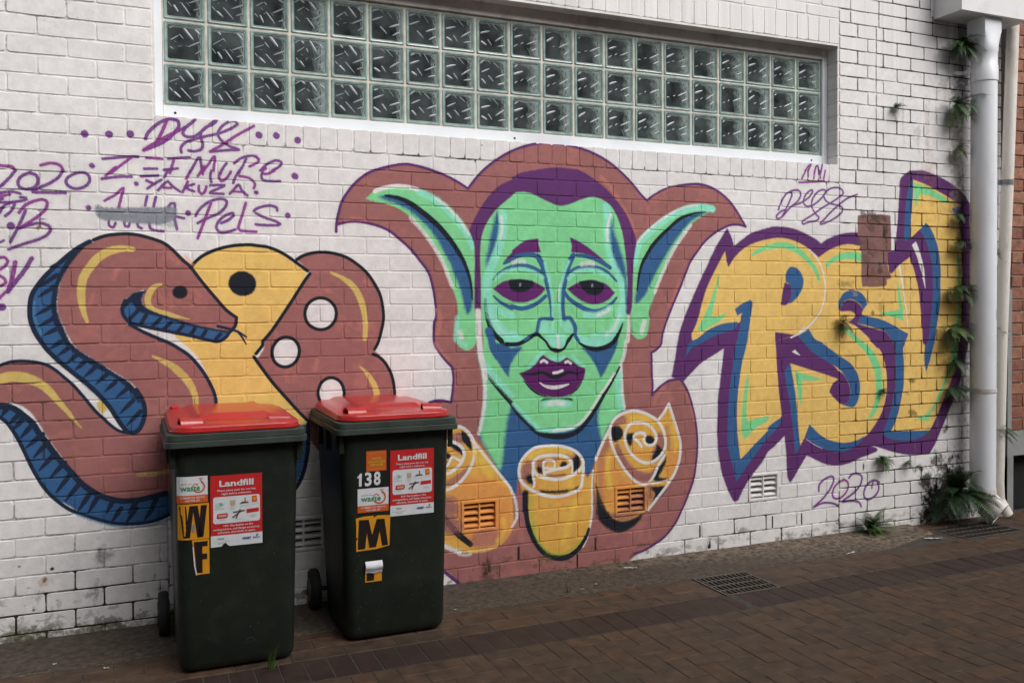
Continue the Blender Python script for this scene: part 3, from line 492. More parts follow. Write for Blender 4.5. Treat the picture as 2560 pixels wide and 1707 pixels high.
f purple 2 1 1 - 4058,1271! 92,19 82,13! 47,-42! 9,0! 79,-57 116,-73 72,-59 72,-80 28,-79 -27,-63! -73,21 -45,34 -27,29! 27,48 49,30! -112,36 -124,35 -152,43! -47,-57! 26,-135 25,-152 22,-140 8,-90! 39,53 48,42! 137,-75 126,-30 128,6 74,38! 132,-60 -334,-69! -254,81! -134,-163! -30,202 -13,98! -127,-88! 0,82! 110,123! -25,166 -17,171 -5,123!
f yellow 2 1 1 - 4167,1126! 156,-45 124,-35 112,-34! -49,-30 -27,-48! 27,-29 45,-34 54,-27 92,-19 28,70 0,107 -47,73 -73,52 -91,59 -89,72! 272,9! 149,-39 66,-59 43,-103 14,-109 -19,-108 -47,-99 -85,-97 -74,-38 -120,-18 -109,15 -90,37 -62,46 -40,37! -35,-61 -43,-70! -18,122 -17,126 -21,139
f blue 2 1 1 - 4271,1261! 70,-64 106,-58 108,-53 54,-51 37,-58 11,-65 -29,-55! -37,-9 92,-22 46,55 11,85 -21,79 -55,66 -91,52 -90,52 -63,43! -53,21 -48,63! -40,-20 -47,-20!
f purple 2 1 1 - 4483,934! 27,48 49,30! -13,61 63,-38 37,-58 11,-57 -16,-49 -41,-23 -45,19
f blue 2 1 1 - 4124,1069! 22,37 25,20! 30,-139 22,-139 13,-139 13,-108! -22,-30 -20,-19! -10,125 -17,118 -26,139
f blue 2 1 1 - 4327,735! 40,-40 62,-46 90,-37 109,-17 73,5 75,31! -38,-44 -92,-37 -91,-9 -108,26 -89,44 -70,47! 22,47
f blue 2 1 1 - 3997,737! 67,37 43,18! -17,-40 -51,-52 -42,-31!
f blue 2 1 1 - 4926,633! 48,22 58,-8 335,-13! -40,-26 -70,-21 -99,-9 -126,12
f blue 2 1 1 - 5263,1999! 49,45 60,-42 46,-81 31,-111 10,-149 -9,-186 -30,-149 -15,-88 -20,-59 -30,-88 -33,-55! -12,93 5,89! 10,22! 49,198 10,223 -31,185
f purple 2 1 1 - 5174,1945! 89,54! 50,-58 40,-95 25,-111 6,-111 -10,-186 -29,-198 -25,-22! -25,23! -5,87 -16,148 -20,125 -40,118 -39,94! -98,-59 -67,-59! -29,108 67,59
f white 2 1 1 - 5194,1894! 37,23! 42,-87 30,-96 10,-73 6,-67! -36,103 -40,110
f blue 2 1 1 - 5125,1929! 5,131 14,147 29,96 30,27! -5,-121 -9,-147 -7,-117! -37,-23
f blue 2 1 1 - 5565,2150! 88,18! -36,-50! -26,-1
f yellow 1 1 1 - 5184,1938! 4,161! 84,3! 40,-58 -49,-45
f purple 2 1 1 - 5653,2175! 78,11! 15,-955! -94,2 19,354 -1,227 -16,151 -32,127 -11,26!
f purple 2 1 1 - 5636,1234! 89,-2! -41,-166 -62,-150 -93,-169 -81,-138 -91,-137! -179,9 -146,28 -162,48 -94,20! 141,56! 115,-43 126,-14 99,9 90,37 70,93 81,146 82,148 41,134
f mint 2 1 1 - 3866,1791! 33,41 99,39! 0,-27!
f mint 2 1 1 - 3998,1868! 84,19 85,-5 87,-36 69,-54 53,-55 31,-62 0,-38! -18,17 -31,56 -61,61 -78,47 -77,26 -77,4 -67,-14!
f mint 2 1 1 - 4464,1732! -8,27 62,43 90,30 92,5 51,-6! 0,-60! -69,16 -92,-1 -72,-19
f mint 2 1 1 - 3647,1722! -24,-106 -32,-132 -16,-62! 56,9 60,20! -44,-46 -80,-39 -62,-28! -32,0! 32,62 47,85 48,111
f mint 2 1 1 - 3844,1089! 4,-88 -17,-134 8,-91! 66,17 92,12! 0,-27 -92,-43 -58,-44 -36,-21! -17,65 5,107 16,127
f mint 2 1 1 - 5063,1666! 24,-80 25,-109 10,-95! -73,22 -105,23 -38,18! 76,3 101,11! -15,105
f mint 2 1 1 - 5208,2312! 143,-30 122,-47 71,-41! -61,-3 -111,33 -105,17! -25,-52 -14,-48! -15,69
f mint 2 1 1 - 4582,1345! 27,7 82,-51 84,-50! -74,2!
f mint 2 1 1 - 4701,1253! 64,-2! 85,-59 56,-88 24,-95 -4,-108 -38,-100 -47,-48 -47,-15! 47,59 33,92 0,108 -24,87 -57,88
f mint 2 1 1 - 4206,1077! 91,-24 88,-24 62,-16! -89,-1 -96,4! 0,-87 -9,-75! -21,63 -9,69
f mint 2 1 1 - 5618,1851! 21,-37 6,-151 -5,-189 -9,-240! -52,1! 30,164 15,188
f mint 2 1 1 - 5579,1235! 41,-1! -15,-98 -46,-96 -41,-74 -51,-88 -60,-87 -50,-58 -10,-33 -90,13 -35,-13! 25,24 69,19 71,56 60,94 61,103 41,104
s white 2 0.9 1 11 4323,1844 53,-44 44,-62 27,-83 4,-70 -18,-91 -48,-76 -71,-62 -69,-40 -69,-27
s white 2 0.9 1 19,11 4279,1343 -43,-27
s white 2 0.9 1 19,12,7 5082,1746 25,-101 24,-117 20,-110 10,-81
f white 1 1 1 - 4183,1200! 27,13! 43,-40! -39,12
s white 1 0.8 1 4 4297,643 61,-39 71,-32
f white 1 1 1 - 5010,1850! 18,229! 29,-14! -18,-210!
f patch 3 1 1 - 4720,2075! 166,13 118,-4! 6,-136 0,-94 -29,-11! 0,-112 29,-58 -38,-15 -5,-36 -80,-11 -94,2 -39,22 -3,235 4,29 -35,49!
f yellow 2 1 1 - 616,1686! 24,31 40,32 60,27 65,17 76,7 36,-5 62,-6 68,-29 68,-47 48,-37! -17,-44 -76,-119 -80,-117 -79,-116 0,-9 0,-32 61,-88 83,-105 73,-91 32,-34 8,-9 -40,-78 -108,-53 -114,8! -75,64! -101,180! -78,214 -123,135 -16,132 90,76
f pink 2 1 1 - 1113,1732! 29,19 49,15 54,5 55,-6 60,-18 56,-35 50,-44 39,-56 28,-55 14,-68 2,-62 -12,-56 -12,-54 -26,-45! 26,-23 34,-40 28,-57 14,-57 5,-57 0,-40 -16,-27 -169,-155 -144,-93 -119,129 2,69! -69,80 -78,95 -51,72 -49,71! 35,57 10,52 59,80 80,123 82,114!
s ystroke 9 0.95 1 11,29,33,29,24 1282,1669 49,-22 45,-30 33,-38 22,-45 16,-55 8,-67 -4,-78
s ystroke 7 0.95 1 4,24,31,33 1422,1194 33,-32 28,-40 20,-40 8,-40 3,-39
f white 2 1 1 - 1304,1462 -5,-26 -14,-23 -21,-17 -25,-9 -26,0 -25,10 -20,17 -12,23 -5,26 5,26 13,23 21,17 25,9 26,0 25,-9 20,-17 13,-24
s black 2 1 1 16 1306,1462 -5,-27 -14,-24 -21,-18 -26,-9 -28,1 -25,10 -21,17 -13,24 -4,27 5,27 13,24 21,17 26,10 28,0 25,-10 21,-18 14,-24 4,-27
f white 2 1 1 - 1113,1255 -11,-22 -17,-16 -21,-10 -21,-1 -21,7 -17,15 -11,20 -4,23 4,24 11,22 16,16 21,10 21,1 21,-7 17,-14 11,-21 4,-23
s black 2 1 1 16 1116,1254 -11,-23 -18,-18 -22,-10 -23,-1 -22,8 -18,15 -11,21 -4,25 3,25 12,23 17,18 22,10 23,1 22,-7 18,-15 12,-22 4,-25 -4,-25
f white 2 1 1 - 1339,1061 -4,-26 -11,-22 -17,-15 -21,-8 -22,1 -20,10 -17,17 -10,23 -4,25 4,25 11,22 17,16 21,8 22,-1 20,-9 17,-18 11,-23
s black 2 1 1 16 1342,1061 -4,-27 -12,-23 -18,-16 -21,-8 -23,1 -22,10 -17,18 -11,24 -4,26 5,26 11,23 18,16 21,9 23,-1 22,-10 17,-18 11,-24 4,-26
f pink2 5 0.1 1 - 1209,962 0,-2 -1,-1 -1,-1 -2,-1 -2,0 -2,1 -1,1 -1,2 -1,2 1,2 1,1 1,1 2,1 2,0 2,-1 1,-1 1,-2
s black 2 1 1 16 1113,1732 29,19 49,15 54,5 55,-6 60,-18 56,-35 50,-44 39,-56 28,-55 14,-68 2,-62 -12,-56 -15,-54 -21,-39
s black 2 1 1 16 1493,1253 32,-15 34,-35 28,-54 14,-57 4,-54 -2,-45
s black 2 1 1 16 616,1686 24,31 40,32 60,27 65,17 76,7 36,-3 62,-8 68,-29 68,-47 50,-37!
s black 2 1 1 16 1176,1662 -30,-40 -76,-119 -80,-118 -47,-57 0,-16 -32,-41!
s black 2 1 1 16 901,1255! 40,-60 46,-66 68,-83 63,-74 42,-45
s orange 14 0.5 1 22 592,1732 29,-31
f black 2 1 1 - 916,1599 -8,-20 -15,-16 -20,-9 -23,-3 -22,5 -20,11 -14,17 -8,20 1,21 8,20 15,15 19,10 23,3 22,-5 20,-11 15,-17 7,-20
f pink 2 1 1 - -163,1245! -141,-10 -134,-69 -155,-198! 139,90 148,27 140,-24!
f blue 2 1 1 - -166,1068! -140,21 -148,-28 -139,-93! 152,48 134,20 140,-21!
s navy 2 1 1 16 -169,1245 -135,-10 -134,-69 -155,-198
s navy 2 1 1 23 -172,1067 -134,20 -148,-27 -139,-92
s navy 2 1 1 16 -173,1017 -134,19 -134,-20 -152,-48
s ystroke 8 0.9 1 37,26,7 -175,1185 -129,1 -135,-55
f pink 2 1 1 - 200,1800! 46,21 55,11 55,2 56,-9 47,-14 38,-15 37,-29 48,-51 34,-30! 48,-67 63,-83 49,-58 45,-32! -5,-37 -26,-26! -104,17 -98,27 -96,32 -80,42 -13,40 14,41! -51,-21 -33,-30 -17,-40 11,-35 28,-36 46,-31 61,-31 47,-21 33,-21 72,-58 53,-70 34,-63 19,-54 7,-52 34,-123 111,-104 -113,-128 -165,-63 -124,-17 -121,-3 -135,44! -74,74 -44,63 -39,68 -47,76 -42,81 -30,46 -34,31 -42,16 -42,2! 3,173! 55,8 51,0 55,-13 35,-15 43,-41 39,-41 44,-51 44,-57 40,-52 36,-42 37,-28 37,-7 37,3 24,34 12,50 -6,52 -23,57 -41,47 -60,42 -58,42 -54,37 -44,35 -26,44 -22,50 -21,54 -6,54 6,64 16,59 23,49 31,50 32,35
f white 2 1 1 - 19,1237! 40,-4 35,-26 44,-41 53,-47! -21,-24! -42,37 -44,46 -34,36
f white 2 1 1 - 230,1013! 23,29 27,-42 27,-62! -36,22 -32,27
f ystroke 4 1 1 - 204,1064 18,14 22,-16 5,-25 -23,-24 -16,16
s ystroke 7 0.95 1 22,37,37,37,33,15 364,1768 -46,2 -55,-14 -46,-30 -32,-41 -27,-44 -12,-55 1,-59 8,-50 13,-40
s ystroke 4 0.95 1 11,29,29,26,26,24,13,4 485,1607 -29,-12 -19,-23 -12,-36 8,-35 31,-21 57,-16 48,-13 39,-9
s ystroke 8 0.9 1 7,24,35,35,29,22 442,1272 47,-27 43,-26 43,-43 34,-48 19,-53 4,-47
s ystroke 8 0.95 1 44,46,37,29,20,4 -191,1183 51,13 51,-7 51,-21 43,-36 38,-51 39,-51 35,-51 22,-26
s ystroke 14 0.55 1 15,24,22 374,720 61,1 91,8
s pink2 14 0.45 1 22 299,1677 -19,-46
s pink2 14 0.45 1 22 197,1556 -19,-44
s pink2 14 0.45 1 22 524,1741 38,-36
s pink2 14 0.45 1 22 470,1562 23,-36
s pink2 14 0.45 1 22 411,1054 14,-41
s pink2 14 0.45 1 22 272,749 46,1
s pink2 14 0.45 1 22 624,1587 29,-31
s pink2 14 0.45 1 22 1259,1578 22,-5
s pink2 14 0.45 1 22 1454,1629 23,-22
s pink2 14 0.45 1 22 1207,1230 -12,-48
s pink2 14 0.45 1 22 1056,1170 5,-43
f blue 2 1 1 - 184,1799! -42,-25 -50,-36 -53,-50 -44,-49 -31,-44 -22,-43 -12,-54 2,-58 16,-49 25,-43 17,-25 34,-49 35,-36 52,-51 62,-62 49,-52 31,-41 27,-42 23,-32 27,-36 42,2 24,39 10,51 -9,51 -27,52 -46,42 -55,43 -49,41 -54,37 -49,40 -21,26 -18,33 -21,60 -12,59 3,58 10,54 20,49 23,40 36,55
s lblue 8 0.6 1 11 -44,1527 -2,-48 10,-49 18,-49
s lblue 10 0.5 1 11 137,1764 -54,-41 -44,-44
f navy 2 1 1 - 184,1799! -29,-35 -32,-40 -32,-50 -27,-54 -14,-54 -4,-59 7,-49 21,-54 22,-58 26,-31 44,-35 58,-39 54,-42 51,-35 36,-42 23,-51 -10,-15 -36,57 -59,58 -64,42 -53,37 -45,36 -43,45 -17,34 -26,54 -10,59 -1,59 14,68 27,69 36,59 36,36
s navy 2 1 1 20 184,1799 -56,-35 -62,-56 -58,-59 -40,-54 -22,-43 -8,-54 2,-53 17,-54 23,-43 23,-35 39,-45 52,-51 61,-56 54,-57 44,-57 27,-47 27,-47 28,-32 37,3 24,39 10,51 -9,51 -27,52
s dark 2 1 1 16 200,1807 46,19 55,10 55,2 56,-9 47,-14 38,-15 37,-29 48,-51 34,-32 48,-67 63,-80 49,-58 45,-35! -5,-39 -26,-31
f black 2 1 1 - 601,1569 -2,-10 -6,-10 -9,-6 -12,-4 -12,0 -11,4 -9,6 -6,10 -2,10 2,11 6,9 10,7 11,4 12,0 11,-4 10,-7 5,-9
s navy 1 1 0 5,18,21 -32,1586 39,29 40,30
s navy 1 1 0 5,18,21 -28,1547 30,22 31,22
s navy 1 1 0 5,18,21 -42,1464 35,22 35,21
s navy 1 1 0 5,18,21 -30,1415 33,19 33,20
s navy 1 1 0 5,18,21 -9,1376 22,12 22,12
s navy 1 1 0 5,18,21 92,1724 -31,-23 -31,-22
s navy 1 1 0 5,18,21 12,1313 24,17 24,16
s navy 1 1 0 5,18,21 46,1283 25,19 24,19
s navy 1 1 0 5,18,21 81,1247 25,22 24,21
s navy 1 1 0 5,18,21 116,1217 18,16 18,17
s navy 1 1 0 5,18,21 151,1181 25,24 25,24
s navy 1 1 0 5,18,21 200,1149 23,22 23,21
s navy 1 1 0 5,18,21 236,1113 23,21 23,22
s navy 1 1 0 5,18,21 281,1081 31,26 30,26
s navy 1 1 0 5,18,21 299,1009 28,29 28,29
s navy 1 1 0 5,18,21 326,952 30,31 31,32
f blue 2 1 1 - 418,1577! -19,-36 4,-35 42,-26 71,-26 72,-27 98,-27 104,-20! -25,-28 -31,-15 -49,9 -73,19 -97,22 -94,22 -70,21 -28,26 -9,35 15,40 37,30
f navy 2 1 1 - 420,1579! -54,-12 -32,-31 -15,-40 9,0 24,25 18,-20 28,-26 56,-15 67,-21 77,-27 88,-20 99,-19 5,10! -104,20 -98,27 -96,32 -75,36 -18,43
s navy 2 1 1 16 329,1531 -14,-37 8,-36 28,-30 69,-21 95,-22 97,-22 73,-20 49,-9 36,18 20,28
s navy 1 1 0 18 346,1445 43,46
s navy 1 1 0 18 393,1420 28,50
s navy 1 1 0 18 439,1404 39,40
s navy 1 1 0 18 491,1393 34,35
s navy 1 1 0 18 549,1377 29,35
s navy 1 1 0 18 607,1365 24,31
s navy 1 1 0 18 660,1354 20,31
s navy 1 1 0 18 725,1345 20,23
s navy 2 1 1 16 346,1420 51,-31 61,-31 52,-24 47,-29 53,-42 53,-69 37,-70 19,-53 4,-52
s navy 2 1 1 13,13,8 735,1407 60,-16 36,-14 35,-24
s navy 2 1 1 10,10,6 830,1375 18,-25 17,-32
s navy 2 1 1 14 -190,1243 42,16 43,5 51,-5 43,-11 35,-19 43,-40 44,-46 43,-57 40,-56 36,-40 40,-42 32,-22 33,-7
f blue 2 1 1 - -197,1064! 38,0 34,-14 33,-30 34,-36 25,-46 30,-46 38,-61 35,-47 35,-47 35,-43 53,-45 55,-29 59,-16 65,-1 62,10 57,11! 99,-4! -54,-81 -80,-36 -112,-13 -102,21 -91,40 -73,55 -63,44 -42,58 -34,71 -29,70 -29,65 -29,60 -37,46 -12,10!
s navy 2 1 1 26 -193,1063 34,3 34,-16 33,-30 34,-36 25,-46 30,-46 38,-61 35,-47 35,-47 35,-43 53,-45 55,-29 59,-16 65,-1 62,10 57,11
s navy 2 1 1 16 -193,1025 33,-31 33,-55 29,-65 29,-75 33,-71 34,-57 43,-48 53,-44 74,-36 83,-34 93,-15 95,5 70,24
s lblue 8 0.7 1 9 110,561 99,-48 117,-32 121,4 89,26
s navy 1 1 0 8,21,23 -177,1024 11,19 11,18
s navy 1 1 0 8,21,23 -148,989 16,16 15,16
s navy 1 1 0 8,21,23 -131,964 15,18 15,19
s navy 1 1 0 8,21,23 -106,923 24,28 24,28
s navy 1 1 0 8,21,23 -85,878 32,27 33,28
s navy 1 1 0 8,21,23 -56,832 29,33 28,32
s navy 1 1 0 8,21,23 -35,772 31,35 31,34
s navy 1 1 0 8,21,23 8,734 29,33 29,32
s navy 1 1 0 8,21,23 33,668 29,40 30,40
s navy 1 1 0 8,21,23 68,626 31,39 32,40
s navy 1 1 0 8,21,23 120,576 23,35 23,36
s navy 1 1 0 8,21,23 161,563 20,35 21,36
s navy 1 1 0 8,21,23 238,556 14,28 14,29
s navy 1 1 0 8,21,23 330,547 19,26 19,26
s navy 1 1 0 8,21,23 419,539 17,34 17,34
s navy 1 1 0 8,21,21 260,514 19,28 19,29
s navy 1 1 0 8,21,21 320,503 21,31 22,31
s navy 1 1 0 8,21,21 399,510 17,24 17,24
f pink 3 1 1 - 758,935! 245,-14 -2,-119 -97,-130 -150,-47 -164,-14!
f blue 3 1 1 - 536,545 143,-39 186,2 153,36 88,92 41,137 2,140! -127,-13! -21,-98 -97,-130 -150,-43 -164,-13
s navy 2 1 1 21 518,522 161,-29 185,2 153,35 95,95 41,137 6,150
s navy 2 1 1 21 590,620 164,13 150,43 97,130 21,94
s navy 1 1 0 18 607,513 56,110
s navy 1 1 0 18 659,515 49,112
s navy 1 1 0 18 711,520 43,117
s navy 1 1 0 18 765,529 36,125
s navy 1 1 0 18 818,542 30,134
s navy 1 1 0 18 872,558 23,147
s navy 1 1 0 18 927,579 16,161
s navy 1 1 0 18 982,603 9,179
s navy 1 1 0 18 1038,631 2,199
s tag 4 0.95 1 32 169,2287 1,-2
s tag 4 0.95 1 32 270,2292 2,-1
s tag 4 0.95 1 32 360,2300 1,-2
s tag 4 0.95 1 32 936,2335 2,-2
s tag 4 0.95 1 32 1019,2338 2,-2
s tag 4 0.95 1 32 1122,2322 1,-2
s tag 3.5 0.95 1 16 425,2282 12,28 29,33 38,28 33,10 29,-6 5,-25 -20,-32 -29,-32 -43,-29 -62,-29
s tag2 3.5 0.95 1 16 417,2229 52,38 63,40 68,40
s tag2 3.5 0.95 1 16 518,2372 -19,-47 -25,-58
s tag 3.5 0.95 1 14 590,2336 29,28 25,22 -10,-11 -35,-33 -10,-26 20,-14 34,7 29,23 30,28 30,28 10,3 -15,-19 -35,-18 -20,-22 -5,-26 10,-31 -6,-26 -29,-12 -29,1
s tag 3.5 0.95 1 14 581,2228 -2,21 20,26 39,18 59,20 49,14 41,18 30,18 20,17 -10,13 -30,-5 -35,-29 -16,-32 15,-30 35,-24 45,-16 -46,-5 -84,-13
s tag2 3.5 0.95 1 14 711,2239 55,37 71,52 76,47
s tag 3.5 0.95 1 14 244,2178 52,8 56,8 39,2
s tag2 3.5 0.95 1 13 361,2189 -38,-32 -46,-42
s tag2 3.5 0.95 1 13 296,2142 -42,-40
s tag 3.5 0.95 1 14 238,2086 30,7 45,7 49,3
s tag2 3.5 0.95 1 13 428,2193 36,0 33,-1
s tag 3.5 0.95 1 13 418,2142 55,3
s tag 3.5 0.95 1 13 404,2106 35,4 38,4
s tag 3.5 0.95 1 13 523,2194 51,8 43,4
s tag2 3.5 0.95 1 13 549,2196 -20,-68
s tag 3.5 0.95 1 13 503,2142 60,9
s tag 3.5 0.95 1 13 520,2139 -15,-31
s tag2 3.5 0.95 1 13 601,2105 20,39
s tag 3.5 0.95 1 13 616,2133 20,37 20,37 8,0 11,-76
s tag2 3.5 0.95 1 13 653,2120 32,48
s tag2 3.5 0.95 1 13 675,2141 30,43 25,33 -6,-67
s tag 3.5 0.95 1 13 714,2149 -5,-26 5,-28
s tag 3.5 0.95 1 13 785,2189 -16,-22 -15,-32
s tag2 3.5 0.95 1 13 754,2141 -5,-26 10,-13 25,15 20,32
s tag 3.5 0.95 1 13 814,2095 10,29 21,27
s tag 3.5 0.95 1 13 820,2191 36,28 46,13 20,-4
s tag2 3.5 0.95 1 13 922,2228 13,-12 -3,-14 -41,-23
s tag 3.5 0.95 1 13 876,2215 -21,-43 -21,-28
s tag2 3.5 0.95 1 13 844,2130 46,-8 25,-25 -5,-22
s tag 3.5 0.95 1 13 942,2162 31,32 42,21 26,-6 -5,-19 -37,-25
s tag2 3.5 0.95 1 13 1009,2165 -36,-18 -21,2 0,13 16,12
s tag 3.5 0.95 1 13 949,2149 -2,-24 20,-12 68,2
s tag 4 0.95 1 32 1106,2144 2,-2
s tag2 3.5 0.95 1 14 -173,2124 26,-1 25,-1 12,-18
s tag 3.5 0.95 1 14 -110,2105 -21,-30 -30,-35
s tag 3.5 0.95 1 14 -59,2098 30,-8 8,-24 -13,-30 -34,-11 -26,9 -6,23 15,25 35,19
s tag2 3.5 0.95 1 14 -9,2134 41,12 35,-8 13,-24
s tag 3.5 0.95 1 14 78,2115 -16,-30 -40,-31 -65,-37 52,-3 79,2
s tag 3.5 0.95 1 14 133,2108 36,2 19,-24 -11,-30 -36,-19 -35,6 -16,24 16,25 36,18
s tag 4 0.95 1 23 197,2145 2,-2
s tag 4 0.95 1 20 382,2072 2,-2
s tag 3.5 0.95 1 13 427,2088 30,-13
s tag 3.5 0.95 1 13 491,2094 -34,-22 -26,-21
s tag 3.5 0.95 1 13 476,2045 24,27 19,16 19,-20 34,-24
s tag2 3.5 0.95 1 12 500,2059 33,-1
s tag2 3.5 0.95 1 13 608,2092 -12,-26 -12,-24
s tag 3.5 0.95 1 13 635,2081 -37,-17 37,-17
s tag2 3.5 0.95 1 13 657,2074 0,-26 12,-12 15,13 7,24
s tag 3.5 0.95 1 13 709,2079 64,3 -35,-20 -30,-19 60,-2
s tag 3.5 0.95 1 13 798,2044 20,22 21,22 15,-26 25,-25
s tag2 3.5 0.95 1 12 813,2055 41,-1
s tag 4 0.95 1 17 917,2055 2,-2
s tag2 3.5 0.95 1 13 248,1987 46,30 33,31 -10,-45 -10,-46
s tag 3.5 0.95 1 13 428,2015 -9,-43
s tag 3.5 0.95 1 13 466,2014 -10,-46
s tag 3.5 0.95 1 12 265,1906 0,-30 18,-9 9,20
s tag 3.5 0.95 1 12 329,1893 4,-20 14,-2 5,18
s tag 3.5 0.95 1 12 385,1890 4,-18 14,-7
s tag 3.5 0.95 1 13 436,1891 5,-25 23,-9 33,-2
s tag 3.5 0.95 1 13 518,1965 14,21 15,1 2,-36 -1,-41 9,-43
s tag 3.5 0.95 1 12 508,1924 38,2 43,-8
s tag 4 0.95 1 23 181,1953 1,-2
f grey 5 0.93 1 - 207,1954 14,15 22,-12 69,1 92,6 95,3 43,4 14,-14 -5,-36 -24,-22 -39,-14 -47,1 -61,1 -69,8 -69,3 -27,21
f grey 10 0.35 1 - 450,1897 96,18 9,-46! -57,6
s tag 4 0.95 1 26 607,1944 1,-2
s tag 3.5 0.95 1 14 641,1931 12,24 30,32 40,23 40,7 19,-10 -5,-27 -30,-32 -45,-22 -52,-28
s tag2 3.5 0.95 1 14 710,1993 -23,-63 -38,-104
s tag 3.5 0.95 1 14 756,1901 35,17 23,22 -2,10 -25,-6 -36,-27 -17,-37 17,-23 35,3 35,12
s tag2 3.5 0.95 1 14 871,2000 -19,-64 -18,-58 12,-11 72,-3
s tag 3.5 0.95 1 14 1020,1971 -2,13 -31,10 -37,-7 -31,-12 -10,-11
s tag 3.5 0.95 1 14 919,1954 41,-20 47,-14 26,-15 -11,-6 -52,-2 -52,2
s tag 4 0.95 1 26 1070,1949 1,-2
s tag 4 0.95 1 17 923,2055 1,-2
s tag2 3.5 0.95 1 14 -171,2126 -74,-16 -38,-37
s tag 3.5 0.95 1 14 -160,2041 -72,-56 -75,-26 90,7 56,13
s tag2 3.5 0.95 1 13 -173,2009 -89,-8 -60,-16
s tag 3.5 0.95 1 13 -171,1923 -40,-56 -38,-36
s tag2 3.5 0.95 1 13 -177,1721 -44,-12 -23,-70 -25,-122
s tag2 3.5 0.95 1 14 -180,1541 -51,-7
s tag 3.5 0.95 1 13 -174,2001 29,9 30,1 23,-7
s tag2 3.5 0.95 1 12 -170,1989 25,6 13,4
s tag 3.5 0.95 1 13 -175,1963 38,1 42,7 26,8 -2,7 -21,2
s tag 3.5 0.95 1 13 -171,1923 21,31 34,11 -5,-24 -15,-24 -15,-13
s tag 4 0.95 1 32 -131,1862 1,-2
s tag2 3.5 0.95 1 14 -98,1920 24,33 35,20 34,9 18,-11 -5,-30 -27,-30 -43,-35 -39,-26
s tag 3.5 0.95 1 14 -72,1931 -20,-51 -22,-49 -19,-41
s tag 3.5 0.95 1 14 -101,1850 39,16 43,11 34,-9 11,-19 -16,-25 -34,-20 -56,-21 -60,-25
s tag2 3.5 0.95 1 13 -179,1719 21,3 13,-17 -13,-24 -21,-15
s tag2 3.5 0.95 1 13 -180,1643 21,-15 4,-19 -21,-14
s tag2 3.5 0.95 1 19 -116,1701 -9,-53 -13,-53 -9,-24
s tag 3.5 0.95 1 19 -147,1571 30,43 35,49 31,56
s tag2 3.5 0.95 1 14 -156,1568 -25,-26
s tag 4 0.95 1 29 -169,1504 1,-2
s tag 4 0.95 1 29 -180,1504 1,-2
s tag 3.5 0.95 1 10 -178,1784 19,12
s tag2 3.5 0.95 1 12 4288,2342 26,28 22,15 -22,-41
s tag2 3.5 0.95 1 12 4262,2290 31,53
s tag2 3.5 0.95 1 12 4314,2309 -4,35
s tag 3.5 0.95 1 12 4363,2331 13,42 13,8 13,-55
s tag2 3.5 0.95 1 12 4358,2294 5,32 4,21
s tag2 3.5 0.95 1 12 4411,2301 -4,48
s tag 3.5 0.95 1 12 4429,2397 -14,-63
s tag2 3.5 0.95 1 12 4438,2298 13,53
s tag2 3.5 0.95 1 13 4241,2266 100,7 101,12
s tag 3.5 0.95 1 12 4108,2047 34,56 43,84 -13,13
s tag 3.5 0.95 1 12 4078,2087 22,48 34,49 51,27 51,5 18,-26 -26,-43 -60,-43 -60,-57 -34,-14 -13,13 30,28 34,15
s tag 3.5 0.95 1 12 4193,2119 69,23 61,37 26,36 -17,6 -44,-37 -13,-42 22,-23 44,5 44,23 53,44 17,28 -26,10 -44,-20 -36,-43 -8,-42 26,-47 31,-27 -22,-21 -53,-9 -52,-15 0,20 70,37 88,52 89,45 72,45 0,28 -36,16 -63,-10 -45,-33 0,-35 45,-26 72,-11 32,-20 -23,-36 -81,-45 -80,-23 44,43 81,66 90,60 87,32
s tag 3.5 0.95 1 14 4398,300 5,42 44,31 54,14 22,-20 -22,-47 -54,-59 -89,-59
s tag 3.5 0.95 1 14 4358,202 71,18 72,-6 54,-19
s tag2 3.5 0.95 1 14 4601,361 36,-24 0,-43 -36,-40 -46,-17 -41,18 5,49 45,39 46,14
s tag 3.5 0.95 1 14 4646,365 28,22 46,0 37,-24 -18,-56 -56,-45 -91,-46 73,-3 65,-13 23,-31
s tag 3.5 0.95 1 14 4889,327 14,-48 -23,-42 -57,-27 -42,14 -5,44 28,41 57,24 47,-18
s tag 3.5 0.95 1 12 4856,330 -14,-46
"""
# ------------------------------------------------------------------ the painted mural as colour data on the wall (world X-Z millimetres)
SRGB = dict(pink=(144, 94, 92), pink2=(178, 112, 100), purple=(88, 47, 98), green=(120, 194, 138), mint=(115, 192, 133), cyan=(133, 207, 184), blue=(51, 88, 132), navy=(30, 40, 60), black=(28, 32, 40), yellow=(212, 176, 102), ystroke=(196, 170, 98), white=(208, 204, 204), tag=(104, 54, 120), tag2=(128, 52, 126), glow=(214, 178, 78), scroll=(204, 155, 75), orange=(205, 135, 75), grey=(116, 120, 130), lblue=(75, 125, 165), maroon=(92, 38, 98), lips=(86, 32, 90), lgrey=(170, 180, 190), dark=(34, 36, 46), lime=(130, 170, 60), patch=(122, 88, 84))
def s2l(v):
    v = np.asarray(v, np.float32) / 255.0
    return np.where(v <= 0.04045, v / 12.92, ((v + 0.055) / 1.055) ** 2.4)
def l2s(v):
    return np.where(v <= 0.0031308, v * 12.92, 1.055 * np.power(np.maximum(v, 1e-6), 1 / 2.4) - 0.055)
WHITE_ALB = 0.74
REF = s2l((207, 206, 207))
ALB = {k: tuple((s2l(v) / REF * WHITE_ALB).tolist()) for k, v in SRGB.items()}
MM = 2.0
PX0, PX1, PZ0, PZ1 = -700, 6100, -40, 3060
cv = Canvas(PX0, PX1, PZ0, PZ1, MM)
cv.a[:] = ALB['white']
